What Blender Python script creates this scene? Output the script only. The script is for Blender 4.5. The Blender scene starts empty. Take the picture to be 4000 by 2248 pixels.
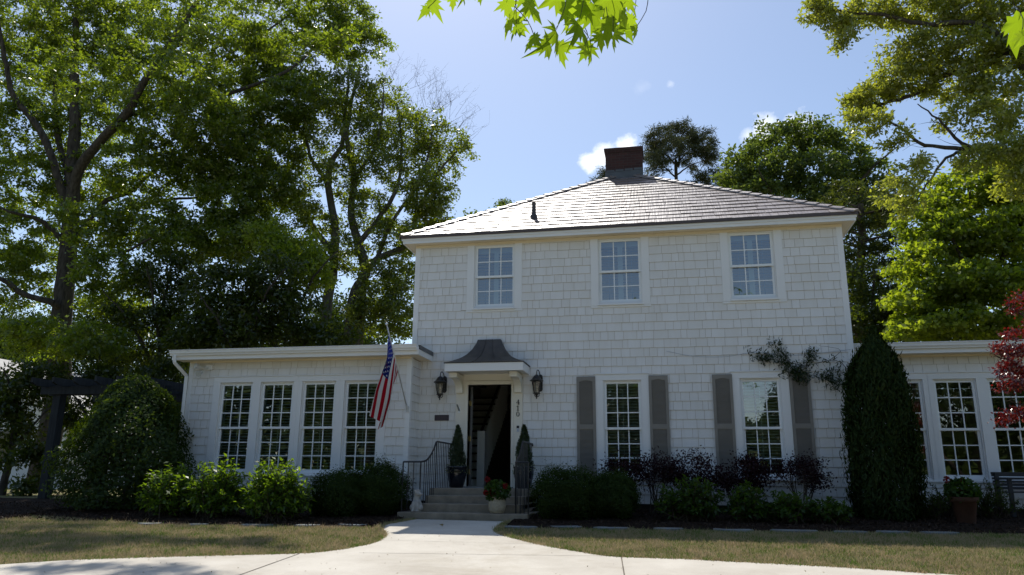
import bpy, math, random
import numpy as np
from mathutils import Vector, Matrix
rng = np.random.default_rng(7); random.seed(7)
scene = bpy.context.scene
COL = scene.collection

# ------------------------------------------------------------------ camera
F_PX = 3000.374
RR = np.array([0.97959, 0.19804, 0.0]); WW = None
yaw, pit, rol = 0.20169, 0.24653, 0.00983
cy, sy = math.cos(yaw), math.sin(yaw); cp, sp = math.cos(pit), math.sin(pit)
WW = np.array([-sy*cp, cy*cp, sp]); r0 = np.array([cy, sy, 0]); u0 = np.cross(r0, WW)
RR = math.cos(rol)*r0 + math.sin(rol)*u0; UU = -math.sin(rol)*r0 + math.cos(rol)*u0
CAM = np.array([0, -15.43, 0.0])
cam = bpy.data.cameras.new('camera'); cam_o = bpy.data.objects.new('camera', cam); COL.objects.link(cam_o)
cam.sensor_width = 36; cam.lens = 36*F_PX/4000; cam.clip_end = 2000; cam.clip_start = 0.05
cam_o.matrix_world = Matrix(((RR[0], UU[0], -WW[0], CAM[0]), (RR[1], UU[1], -WW[1], CAM[1]), (RR[2], UU[2], -WW[2], CAM[2]), (0, 0, 0, 1)))
scene.camera = cam_o

# ------------------------------------------------------------------ sky, sun, exposure
SUN = Vector((-0.205, 0.515, 0.832)).normalized()
scene.view_settings.view_transform = 'Standard'; scene.view_settings.look = 'None'
scene.view_settings.gamma = 1; scene.view_settings.exposure = 0.22
world = bpy.data.worlds.new('World'); scene.world = world; world.use_nodes = True
wn, wl = world.node_tree.nodes, world.node_tree.links
wn.clear()
sky = wn.new('ShaderNodeTexSky'); sky.sky_type = 'NISHITA'; sky.sun_disc = False
sky.sun_elevation = math.asin(SUN.z); sky.sun_rotation = math.atan2(SUN.x, SUN.y)
sky.air_density = 1.0; sky.dust_density = 0.7; sky.ozone_density = 0.9
bg = wn.new('ShaderNodeBackground'); bg.inputs['Strength'].default_value = 0.128
wout = wn.new('ShaderNodeOutputWorld')
geo = wn.new('ShaderNodeTexCoord')
def pxdir(x, y):
    d = WW + RR*((x*4000/2576-2000)/F_PX) - UU*((y*2248/1448-1124)/F_PX)
    return d/np.linalg.norm(d)
noise = wn.new('ShaderNodeTexNoise'); noise.inputs['Scale'].default_value = 26; noise.inputs['Detail'].default_value = 7; noise.inputs['Roughness'].default_value = 0.62
wl.new(geo.outputs['Generated'], noise.inputs['Vector'])
def wmath(op, a, b=None):
    n = wn.new('ShaderNodeMath'); n.operation = op
    for i, v in enumerate((a, b)):
        if v is None: continue
        if hasattr(v, 'links'): wl.new(v, n.inputs[i])
        else: n.inputs[i].default_value = v
    return n.outputs[0]
cloud = None
# each cloud: sky direction (from the ground), angular radius, opacity
for (x, y, r, k, er) in ((1524, 396, 0.023, 1.0, .05), (1488, 410, 0.018, 1.0, .1), (1580, 380, 0.020, 1.0, .05), (1920, 322, 0.026, .8, .1), (2010, 318, 0.026, .8, .1), (1880, 335, .016, .5, .1), (1686, 214, 0.012, .42, .6), (1612, 222, 0.022, .12, .66)):
    d = pxdir(x, y)
    dot = wn.new('ShaderNodeVectorMath'); dot.operation = 'DISTANCE'
    wl.new(geo.outputs['Generated'], dot.inputs[0]); dot.inputs[1].default_value = tuple(d)
    # falloff + noise erosion
    t = wmath('SUBTRACT', 1.0-er, wmath('DIVIDE', dot.outputs['Value'], r))
    t = wmath('ADD', t, wmath('MULTIPLY', wmath('SUBTRACT', noise.outputs['Fac'], 0.5), 2.2))
    m = wn.new('ShaderNodeMapRange'); m.inputs['From Min'].default_value = 0.05; m.inputs['From Max'].default_value = 0.75
    m.inputs['To Max'].default_value = k; wl.new(t, m.inputs['Value'])
    cloud = m.outputs[0] if cloud is None else wmath('MAXIMUM', cloud, m.outputs[0])
mixc = wn.new('ShaderNodeMix'); mixc.data_type = 'RGBA'
wl.new(cloud, mixc.inputs['Factor']); wl.new(sky.outputs[0], mixc.inputs['A']); mixc.inputs['B'].default_value = (9.6, 9.7, 9.9, 1)
wl.new(mixc.outputs['Result'], bg.inputs['Color']); wl.new(bg.outputs[0], wout.inputs[0])
sun = bpy.data.lights.new('sun', 'SUN'); sun.energy = 4.2; sun.angle = math.radians(0.53); sun.color = (1.0, 0.955, 0.88)
sun_o = bpy.data.objects.new('sun', sun); COL.objects.link(sun_o)
sun_o.rotation_euler = SUN.to_track_quat('Z', 'Y').to_euler(); sun_o.location = (0, 0, 30)

# ------------------------------------------------------------------ helpers
def gz(Y):
    Y = np.clip(Y, -16, 0.0)
    return -0.5435 + 0.065*Y
def ray(x, y):
    return WW + RR*((x*4000/2576-2000)/F_PX) - UU*((y*2248/1448-1124)/F_PX)
def P(x, y, Y):
    """point at depth Y seen at (x, y)"""
    d = ray(x, y); return CAM + d*((Y-CAM[1])/d[1])
def PG(x, y, off=0.0):
    d = ray(x, y); t = (-0.5435 + 0.065*CAM[1] + off)/(d[2]-0.065*d[1]); return CAM + d*t
def mpp(p):
    return float((np.asarray(p)-CAM) @ WW)/(F_PX/1.5528)

def new_mat(name):
    m = bpy.data.materials.new(name); m.use_nodes = True
    m.node_tree.nodes.clear(); return m, m.node_tree.nodes, m.node_tree.links
def pmat(name, col, rough=0.6, spec=0.5, metal=0.0, var=0.0, scale=8.0, bump=0.0, bscale=None, stretch=None, var2=None):
    m, n, l = new_mat(name)
    b = n.new('ShaderNodeBsdfPrincipled'); o = n.new('ShaderNodeOutputMaterial'); l.new(b.outputs[0], o.inputs[0])
    b.inputs['Base Color'].default_value = (*col, 1); b.inputs['Roughness'].default_value = rough
    b.inputs['Specular IOR Level'].default_value = spec; b.inputs['Metallic'].default_value = metal
    if var or bump:
        tc = n.new('ShaderNodeTexCoord'); vec = tc.outputs['Object']
        if stretch:
            mp = n.new('ShaderNodeMapping'); mp.inputs['Scale'].default_value = stretch; l.new(vec, mp.inputs[0]); vec = mp.outputs[0]
    if var:
        t = n.new('ShaderNodeTexNoise'); t.inputs['Scale'].default_value = scale; t.inputs['Detail'].default_value = 6; l.new(vec, t.inputs['Vector'])
        r = n.new('ShaderNodeValToRGB'); r.color_ramp.elements[0].position = .3; r.color_ramp.elements[1].position = .7
        a = var2 if var2 else tuple(c*(1-var) for c in col)
        r.color_ramp.elements[0].color = (*a, 1); r.color_ramp.elements[1].color = (*[min(1, c*(1+var)) for c in col], 1)
        l.new(t.outputs['Fac'], r.inputs[0]); l.new(r.outputs[0], b.inputs['Base Color'])
    if bump:
        t2 = n.new('ShaderNodeTexNoise'); t2.inputs['Scale'].default_value = bscale or scale*4; t2.inputs['Detail'].default_value = 4; l.new(vec, t2.inputs['Vector'])
        bp = n.new('ShaderNodeBump'); bp.inputs['Strength'].default_value = bump; bp.inputs['Distance'].default_value = .02
        l.new(t2.outputs['Fac'], bp.inputs['Height']); l.new(bp.outputs[0], b.inputs['Normal'])
    return m
def leaf_mat(name, c1, c2, trans=0.45, gloss=0.07, tcol=None, rough=0.38):
    m, n, l = new_mat(name)
    g = n.new('ShaderNodeNewGeometry'); r = n.new('ShaderNodeValToRGB')
    r.color_ramp.elements[0].color = (*c1, 1); r.color_ramp.elements[1].color = (*c2, 1)
    l.new(g.outputs['Random Per Island'], r.inputs[0])
    d = n.new('ShaderNodeBsdfDiffuse'); l.new(r.outputs[0], d.inputs[0])
    t = n.new('ShaderNodeBsdfTranslucent')
    mul = n.new('ShaderNodeMix'); mul.data_type = 'RGBA'; mul.blend_type = 'MULTIPLY'; mul.inputs['Factor'].default_value = 1
    l.new(r.outputs[0], mul.inputs['A']); mul.inputs['B'].default_value = (*(tcol or (3.3, 2.9, .55)), 1); l.new(mul.outputs['Result'], t.inputs[0])
    mx = n.new('ShaderNodeMixShader'); mx.inputs[0].default_value = trans; l.new(d.outputs[0], mx.inputs[1]); l.new(t.outputs[0], mx.inputs[2])
    gl = n.new('ShaderNodeBsdfGlossy'); gl.inputs['Roughness'].default_value = rough; gl.inputs['Color'].default_value = (1, 1, .96, 1)
    m2 = n.new('ShaderNodeMixShader'); m2.inputs[0].default_value = gloss; l.new(mx.outputs[0], m2.inputs[1]); l.new(gl.outputs[0], m2.inputs[2])
    o = n.new('ShaderNodeOutputMaterial'); l.new(m2.outputs[0], o.inputs[0])
    return m

class MB:
    def __init__(s): s.v = []; s.f = []; s.mi = []; s.mat = 0
    def face(s, pts):
        i = len(s.v); s.v.extend([tuple(map(float, p)) for p in pts]); s.f.append(tuple(range(i, i+len(pts)))); s.mi.append(s.mat)
    def box(s, x0, x1, y0, y1, z0, z1, M=None):
        c = [(x0, y0, z0), (x1, y0, z0), (x1, y1, z0), (x0, y1, z0), (x0, y0, z1), (x1, y0, z1), (x1, y1, z1), (x0, y1, z1)]
        if M is not None: c = [tuple(M @ Vector(p)) for p in c]
        i = len(s.v); s.v.extend(c)
        for q in ((0, 3, 2, 1), (4, 5, 6, 7), (0, 1, 5, 4), (1, 2, 6, 5), (2, 3, 7, 6), (3, 0, 4, 7)):
            s.f.append(tuple(i+k for k in q)); s.mi.append(s.mat)
    def prism(s, poly, axis, a, b):
        """extrude a 2D polygon along axis 0/1/2 from a to b"""
        def put(p, t):
            q = list(p); q.insert(axis, t); return tuple(q)
        n = len(poly); i = len(s.v)
        s.v.extend([put(p, a) for p in poly]); s.v.extend([put(p, b) for p in poly])
        s.f.append(tuple(i+k for k in range(n))); s.f.append(tuple(i+n+k for k in reversed(range(n)))); s.mi += [s.mat]*2
        for k in range(n):
            k2 = (k+1) % n; s.f.append((i+k, i+n+k, i+n+k2, i+k2)); s.mi.append(s.mat)
    def tube(s, pts, r, sides=8, cap=True):
        pts = [np.asarray(p, float) for p in pts]; n = len(pts)
        rs = r if hasattr(r, '__len__') else [r]*n
        i0 = len(s.v); prev = None
        for k, p in enumerate(pts):
            d = pts[min(k+1, n-1)]-pts[max(k-1, 0)]; d = d/(np.linalg.norm(d)+1e-9)
            if prev is None:
                a = np.cross(d, (0, 0, 1) if abs(d[2]) < .9 else (1, 0, 0))
            else: a = prev-d*(prev @ d)
            a = a/(np.linalg.norm(a)+1e-9); prev = a; b = np.cross(d, a)
            for j in range(sides):
                t = 2*math.pi*j/sides; s.v.append(tuple(p+(a*math.cos(t)+b*math.sin(t))*rs[k]))
        for k in range(n-1):
            for j in range(sides):
                j2 = (j+1) % sides
                s.f.append((i0+k*sides+j, i0+k*sides+j2, i0+(k+1)*sides+j2, i0+(k+1)*sides+j)); s.mi.append(s.mat)
        if cap:
            s.f.append(tuple(i0+j for j in reversed(range(sides)))); s.f.append(tuple(i0+(n-1)*sides+j for j in range(sides))); s.mi += [s.mat]*2
    def lathe(s, prof, c, sides=20):
        """profile [(r, z)] turned about the vertical through c"""
        i0 = len(s.v)
        for (r, z) in prof:
            for j in range(sides):
                t = 2*math.pi*j/sides; s.v.append((c[0]+r*math.cos(t), c[1]+r*math.sin(t), c[2]+z))
        for k in range(len(prof)-1):
            for j in range(sides):
                j2 = (j+1) % sides; s.f.append((i0+k*sides+j, i0+k*sides+j2, i0+(k+1)*sides+j2, i0+(k+1)*sides+j)); s.mi.append(s.mat)
        s.f.append(tuple(i0+j for j in reversed(range(sides)))); s.f.append(tuple(i0+(len(prof)-1)*sides+j for j in range(sides))); s.mi += [s.mat]*2
    def ball(s, c, r, seg=10, rings=7):
        rx, ry, rz = r if hasattr(r, '__len__') else (r, r, r)
        i0 = len(s.v)
        for k in range(rings+1):
            ph = math.pi*k/rings
            for j in range(seg):
                t = 2*math.pi*j/seg; s.v.append((c[0]+rx*math.sin(ph)*math.cos(t), c[1]+ry*math.sin(ph)*math.sin(t), c[2]-rz*math.cos(ph)))
        for k in range(rings):
            for j in range(seg):
                j2 = (j+1) % seg; s.f.append((i0+k*seg+j, i0+k*seg+j2, i0+(k+1)*seg+j2, i0+(k+1)*seg+j)); s.mi.append(s.mat)
    def build(s, name, mats, parent=None, smooth=False, bevel=0):
        me = bpy.data.meshes.new(name); me.from_pydata(s.v, [], s.f)
        mats = mats if isinstance(mats, (list, tuple)) else [mats]
        for m in mats: me.materials.append(m)
        if len(mats) > 1: me.polygons.foreach_set('material_index', s.mi)
        if smooth: me.polygons.foreach_set('use_smooth', [True]*len(me.polygons))
        me.update(); me.validate()
        return link(name, me, parent, bevel)
def link(name, me, parent=None, bevel=0):
    o = bpy.data.objects.new(name, me); COL.objects.link(o)
    if parent is not None:
        o.parent = parent
        o.matrix_parent_inverse = world_of(parent).inverted()
    if bevel:
        b = o.modifiers.new('bevel', 'BEVEL'); b.width = bevel; b.segments = 2; b.limit_method = 'ANGLE'
    return o
def world_of(o):
    m = o.matrix_basis
    return m if o.parent is None else world_of(o.parent) @ o.matrix_parent_inverse @ m
def thing(name, label, cat, loc=(0, 0, 0), group=None):
    o = bpy.data.objects.new(name, None); COL.objects.link(o); o.location = tuple(map(float, loc)); o.empty_display_size = .1
    return tag(o, label, cat, group)
def tag(o, label, cat, group=None):
    o['label'] = label; o['category'] = cat
    if group: o['group'] = group
    return o
def structure(o, label=None):
    o['kind'] = 'structure'
    if label: o['label'] = label
    return o
def np_mesh(name, V, Fq, mats, parent=None, smooth=False, midx=None):
    V = np.asarray(V, np.float32).reshape(-1, 3); Fq = np.asarray(Fq, np.int32); k = Fq.shape[1]
    me = bpy.data.meshes.new(name); me.vertices.add(len(V)); me.vertices.foreach_set('co', V.ravel())
    me.loops.add(Fq.size); me.loops.foreach_set('vertex_index', Fq.ravel())
    me.polygons.add(len(Fq)); me.polygons.foreach_set('loop_start', np.arange(0, Fq.size, k, dtype=np.int32))
    mats = mats if isinstance(mats, (list, tuple)) else [mats]
    for m in mats: me.materials.append(m)
    if midx is not None: me.polygons.foreach_set('material_index', np.asarray(midx, np.int32))
    if smooth: me.polygons.foreach_set('use_smooth', np.ones(len(Fq), bool))
    me.update(calc_edges=True)
    return link(name, me, parent)

def norm(a): return a/(np.linalg.norm(a, axis=-1, keepdims=True)+1e-9)
def leaf_geo(C_, L, Wd, up=0.5, fold=0.15, nrm=None, droop=0.0, tang=None):
    """diamond leaves, one folded quad each"""
    n = len(C_); L = np.broadcast_to(L, n)*rng.uniform(.7, 1.25, n); Wd = np.broadcast_to(Wd, n)*rng.uniform(.75, 1.2, n)
    N = norm(rng.normal(size=(n, 3))) if nrm is None else norm(nrm+rng.normal(size=(n, 3))*.45)
    N[:, 2] += up; N = norm(N)
    T = rng.normal(size=(n, 3)) if tang is None else tang+rng.normal(size=(n, 3))*.35
    T[:, 2] -= droop
    T = norm(T-N*np.sum(T*N, 1, keepdims=True)); B = np.cross(N, T)
    a = C_-T*(L*.5)[:, None]; c = C_+T*(L*.5)[:, None]
    m = C_-T*(L*.06)[:, None]+N*(fold*Wd)[:, None]
    b = m+B*(Wd*.5)[:, None]; d = m-B*(Wd*.5)[:, None]
    V = np.stack([a, b, c, d], 1).reshape(-1, 3)
    return V, np.arange(4*n).reshape(n, 4)

class Tubes:
    """many tubes in one mesh"""
    def __init__(s): s.V = []; s.F = []; s.n = 0
    def add(s, pts, r, sides=6):
        pts = np.asarray(pts, float); n = len(pts); rs = np.broadcast_to(r, n)
        d = np.gradient(pts, axis=0); d = norm(d)
        ref = np.array([.3, .9, .1]) if abs(d[0] @ np.array([.3, .9, .1])) < .85 else np.array([1., 0, 0])
        a = norm(np.cross(d, ref)); b = np.cross(d, a)
        t = np.arange(sides)*2*math.pi/sides
        V = pts[:, None]+(a[:, None]*np.cos(t)[None, :, None]+b[:, None]*np.sin(t)[None, :, None])*rs[:, None, None]
        i = np.arange(n-1)[:, None]*sides; j = np.arange(sides)[None]; j2 = (j+1) % sides
        s.F.append(np.stack([i+j, i+j2, i+sides+j2, i+sides+j], -1).reshape(-1, 4)+s.n); s.V.append(V.reshape(-1, 3)); s.n += n*sides
    def geo(s): return np.concatenate(s.V), np.concatenate(s.F)

def smooth_path(pts, n=None, jit=0.0):
    pts = np.asarray(pts, float); m = len(pts)
    if m < 3: 
        t = np.linspace(0, 1, n or 6)[:, None]; out = pts[0]*(1-t)+pts[-1]*t
    else:
        n = n or (m-1)*5+1; out = []
        Q = np.vstack([2*pts[0]-pts[1], pts, 2*pts[-1]-pts[-2]])
        for u in np.linspace(0, m-1-1e-6, n):
            k = int(u); t = u-k; p0, p1, p2, p3 = Q[k:k+4]
            out.append(.5*((2*p1)+(-p0+p2)*t+(2*p0-5*p1+4*p2-p3)*t*t+(-p0+3*p1-3*p2+p3)*t**3))
        out = np.array(out)
    if jit: out[1:-1] += rng.normal(size=(len(out)-2, 3))*jit
    return out

def grow(limbs, clumps, leaf, bark_sides=7, twig=0.007, max_r=.05, bare=()):
    """limbs: [(pts, r0, r1)], clumps: [(centre, radii, n_clusters)]; returns (wood V,F),(leaf V,F)"""
    T = Tubes(); nodes = []; dirs = []; rads = []
    for pts, ra, rb in limbs:
        p = smooth_path(pts, jit=.012); r = np.linspace(ra, rb, len(p))
        T.add(p, r*(1+rng.normal(size=len(p))*.03), 10 if ra > .1 else bark_sides)
        nodes.append(p); dirs.append(norm(np.gradient(p, axis=0))); rads.append(r)
    nodes = np.concatenate(nodes); dirs = np.concatenate(dirs); rads = np.concatenate(rads)
    cs = []
    for c, rad, k in clumps:
        q = norm(rng.normal(size=(k, 3)))*(rng.uniform(.15, 1, (k, 1))**.45); cs.append(np.asarray(c)+q*np.asarray(rad))
    cs = np.concatenate(cs)
    dist = np.min(np.linalg.norm(cs[:, None]-nodes[None, ::2], axis=2), axis=1); cs = cs[np.argsort(dist)]
    LC = []; LT = []
    cap = len(nodes)+len(cs)*3+10
    N = np.zeros((cap, 3)); Dn = np.zeros((cap, 3)); R = np.zeros(cap); m = len(nodes)
    N[:m] = nodes; Dn[:m] = dirs; R[:m] = rads
    for c in cs:
        v = c-N[:m]; dd = np.linalg.norm(v, axis=1)
        cost = dd+.6*np.maximum(0, N[:m, 2]-c[2])+.35*dd*(1-np.sum(v*Dn[:m], 1)/(dd+1e-6))
        k = int(np.argmin(cost)); d = dd[k]; p0 = N[k]
        ctrl = p0+Dn[k]*d*.35+np.array([0, 0, .08*d])+rng.normal(size=3)*.06*d
        t = np.linspace(0, 1, 5)[:, None]; path = p0*(1-t)**2+2*ctrl*t*(1-t)+c*t*t
        ra = min(R[k]*.7, twig+.009*d+.004, max_r)
        T.add(path, np.linspace(ra, twig*.6, 5), 4)
        for q in (2, 3, 4):
            N[m] = path[q]; Dn[m] = norm(path[q]-path[q-1]); R[m] = ra+(twig*.6-ra)*q/4; m += 1
        if leaf is not None:
            nl = leaf['n']; s = leaf['s']
            q = rng.normal(size=(nl, 3))*s*.8*np.array([1, 1, leaf.get('flat', .8)]); tw = rng.uniform(.45, 1.08, (nl, 1)); along = (c-p0)*min(1.0, 2.2*s/(d+1e-6))
            LC.append(c+q-along*(1-tw)); LT.append(q+(c-p0)*.3)
    for pts, ra in bare: T.add(smooth_path(pts, 7), np.linspace(ra, ra*.3, 7), 4)
    if leaf is None: return T.geo(), None
    LC = np.concatenate(LC); LT = norm(np.concatenate(LT))
    return T.geo(), leaf_geo(LC, leaf['L'], leaf['W'], leaf.get('up', .5), tang=LT, droop=leaf.get('droop', .2))

def tree(name, label, cat, base, limbs, clumps, leaf, bark, lm, group=None, **kw):
    w, lf = grow(limbs, clumps, leaf, **kw)
    root = thing(name, label, cat, base, group)
    np_mesh('trunk', w[0], w[1], bark, root, smooth=True)
    np_mesh('crown', lf[0], lf[1], lm, root)
    return root
def copy_tree(o, loc, rz=0, sc=1, label=None):
    c = o.copy(); COL.objects.link(c); c.location = loc; c.rotation_euler = (0, 0, rz); c.scale = (sc, sc, sc)
    if label: c['label'] = label
    for ch in list(o.children):
        d = ch.copy(); COL.objects.link(d); d.parent = c; d.matrix_parent_inverse = ch.matrix_parent_inverse
    return c

# ------------------------------------------------------------------ materials
def siding_mat():
    m, n, l = new_mat('white_siding_paint')
    b = n.new('ShaderNodeBsdfPrincipled'); o = n.new('ShaderNodeOutputMaterial'); l.new(b.outputs[0], o.inputs[0]); b.inputs['Roughness'].default_value = .55; b.inputs['Specular IOR Level'].default_value = .4
    g = n.new('ShaderNodeNewGeometry'); tc = n.new('ShaderNodeTexCoord'); mp = n.new('ShaderNodeMapping'); mp.inputs['Scale'].default_value = (3.5, 3.5, .6); l.new(tc.outputs['Object'], mp.inputs[0])
    t = n.new('ShaderNodeTexNoise'); t.inputs['Scale'].default_value = 1.4; t.inputs['Detail'].default_value = 7; t.inputs['Roughness'].default_value = .65; l.new(mp.outputs[0], t.inputs['Vector'])
    a = n.new('ShaderNodeMath'); a.operation = 'MULTIPLY_ADD'; l.new(g.outputs['Random Per Island'], a.inputs[0]); a.inputs[1].default_value = .28; l.new(t.outputs['Fac'], a.inputs[2])
    r = n.new('ShaderNodeValToRGB'); r.color_ramp.elements[0].position = .36; r.color_ramp.elements[1].position = .86; r.color_ramp.elements[0].color = (.715, .695, .655, 1); r.color_ramp.elements[1].color = (.79, .782, .765, 1); l.new(a.outputs[0], r.inputs[0]); l.new(r.outputs[0], b.inputs['Base Color'])
    return m
WHITE = siding_mat()
TRIM = pmat('white_trim_paint', (.80, .80, .79), .45, .45, var=.02, scale=2)
SASH = pmat('white_vinyl', (.84, .86, .86), .35, .5)
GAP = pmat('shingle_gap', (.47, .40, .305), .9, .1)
CREAM = pmat('cream_trim', (.80, .76, .66), .6, .3)
SOFF = pmat('soffit_bounce_tint', (.80, .70, .53), .6, .3)  # yellowish bounce light put into the soffit and frieze colour
ROOF = None
DRIP = pmat('brown_metal', (.085, .06, .05), .4, .5)
BRICK = None
LEAD = pmat('flashing_metal', (.09, .095, .10), .5, .5, var=.2, scale=4)
COPPER = pmat('dark_copper', (.06, .052, .045), .5, .5, var=.3, scale=5)
IRON = pmat('black_iron', (.018, .018, .02), .45, .5)
LANT = pmat('bronze_black', (.022, .02, .018), .4, .5)
BRASS = pmat('brass', (.55, .42, .18), .35, .5, 1.0)
SHUT = pmat('taupe_paint', (.24, .222, .195), .55, .35, var=.06, scale=3)
BLIND = pmat('white_blind', (.80, .83, .80), .5, .4)
SLAT = pmat('shutter_slat_sky_tint', (.20, .29, .42), .5, .4)  # white slats tinted blue, sky reflection and glass tint put into the colour
DARKROOM = pmat('interior_paint', (.62, .59, .53), .8, .2)
FLOORM = pmat('dark_floor', (.06, .04, .03), .4, .4)
STAIRW = pmat('stair_paint', (.74, .74, .70), .6, .3)
STAIRD = pmat('dark_stained_wood', (.03, .018, .012), .35, .5)
STEP = pmat('step_concrete', (.26, .222, .17), .85, .2, var=.25, scale=5, bump=.3, bscale=90)
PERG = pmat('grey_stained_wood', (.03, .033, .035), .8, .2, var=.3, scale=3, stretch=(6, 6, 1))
BARK = pmat('grey_bark', (.075, .064, .052), .95, .1, var=.45, scale=5, stretch=(3, 3, .7), bump=.6, bscale=14)
BARK2 = pmat('smooth_bark', (.11, .098, .08), .9, .1, var=.35, scale=4, stretch=(3, 3, .8), bump=.4, bscale=16)
PINEB = pmat('pine_bark', (.10, .075, .06), .95, .1, var=.4, scale=6)
TWIG = pmat('brown_twig', (.07, .055, .04), .9, .1)
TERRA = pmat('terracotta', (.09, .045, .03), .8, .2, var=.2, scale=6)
GLAZE = pmat('dark_glaze', (.008, .010, .016), .12, .6)
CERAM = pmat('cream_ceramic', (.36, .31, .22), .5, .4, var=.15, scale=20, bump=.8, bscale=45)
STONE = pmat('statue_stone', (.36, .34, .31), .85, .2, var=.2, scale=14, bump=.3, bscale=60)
FLAG_ST = pmat('bluestone', (.20, .21, .205), .8, .25, var=.25, scale=4, bump=.3, bscale=40)
MULCH = pmat('mulch', (.024, .015, .010), .95, .1, var=.5, scale=22, bump=1.0, bscale=60)

def glass_mat():
    m, n, l = new_mat('window_glass')
    t = n.new('ShaderNodeBsdfTransparent'); t.inputs[0].default_value = (.72, .84, .86, 1)
    g = n.new('ShaderNodeBsdfGlossy'); g.inputs['Roughness'].default_value = .0; g.inputs[0].default_value = (1, 1, 1, 1)
    f = n.new('ShaderNodeFresnel'); f.inputs[0].default_value = 1.9
    no = n.new('ShaderNodeTexNoise'); no.inputs['Scale'].default_value = 2.2; tc = n.new('ShaderNodeTexCoord'); l.new(tc.outputs['Object'], no.inputs['Vector'])
    bp = n.new('ShaderNodeBump'); bp.inputs['Strength'].default_value = .05; bp.inputs['Distance'].default_value = .02; l.new(no.outputs['Fac'], bp.inputs['Height']); l.new(bp.outputs[0], g.inputs['Normal'])
    a = n.new('ShaderNodeMath'); a.operation = 'ADD'; a.inputs[1].default_value = .12; l.new(f.outputs[0], a.inputs[0])
    mx = n.new('ShaderNodeMixShader'); l.new(a.outputs[0], mx.inputs[0]); l.new(t.outputs[0], mx.inputs[1]); l.new(g.outputs[0], mx.inputs[2])
    o = n.new('ShaderNodeOutputMaterial'); l.new(mx.outputs[0], o.inputs[0]); return m
GLASS = glass_mat()

def roof_mat():
    m, n, l = new_mat('slate_shake_roof')
    b = n.new('ShaderNodeBsdfPrincipled'); o = n.new('ShaderNodeOutputMaterial'); l.new(b.outputs[0], o.inputs[0])
    g = n.new('ShaderNodeNewGeometry'); r = n.new('ShaderNodeValToRGB')
    r.color_ramp.elements[0].color = (.125, .088, .078, 1); r.color_ramp.elements[1].color = (.21, .165, .15, 1); l.new(g.outputs['Random Per Island'], r.inputs[0]); l.new(r.outputs[0], b.inputs['Base Color'])
    b.inputs['Roughness'].default_value = .41; b.inputs['Specular IOR Level'].default_value = 1.0; b.inputs['IOR'].default_value = 1.6
    tc = n.new('ShaderNodeTexCoord'); mp = n.new('ShaderNodeMapping'); mp.inputs['Scale'].default_value = (26, 1.2, 1.2); l.new(tc.outputs['Object'], mp.inputs[0])
    t = n.new('ShaderNodeTexNoise'); t.inputs['Scale'].default_value = 1.0; t.inputs['Detail'].default_value = 5; l.new(mp.outputs[0], t.inputs['Vector'])
    bp = n.new('ShaderNodeBump'); bp.inputs['Strength'].default_value = .42; bp.inputs['Distance'].default_value = .012; l.new(t.outputs['Fac'], bp.inputs['Height']); l.new(bp.outputs[0], b.inputs['Normal'])
    return m
ROOF = roof_mat()
def brick_mat():
    m, n, l = new_mat('dark_brick')
    b = n.new('ShaderNodeBsdfPrincipled'); o = n.new('ShaderNodeOutputMaterial'); l.new(b.outputs[0], o.inputs[0]); b.inputs['Roughness'].default_value = .9
    tc = n.new('ShaderNodeTexCoord'); mp = n.new('ShaderNodeMapping'); mp.inputs['Rotation'].default_value = (math.pi/2, 0, 0); l.new(tc.outputs['Object'], mp.inputs[0])
    t = n.new('ShaderNodeTexBrick'); t.inputs['Scale'].default_value = 1; t.inputs['Brick Width'].default_value = .21; t.inputs['Row Height'].default_value = .075; t.inputs['Mortar Size'].default_value = .006
    t.inputs['Color1'].default_value = (.07, .026, .021, 1); t.inputs['Color2'].default_value = (.045, .018, .016, 1); t.inputs['Mortar'].default_value = (.06, .045, .04, 1)
    l.new(mp.outputs[0], t.inputs['Vector']); l.new(t.outputs['Color'], b.inputs['Base Color']); return m
BRICK = brick_mat()
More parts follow.
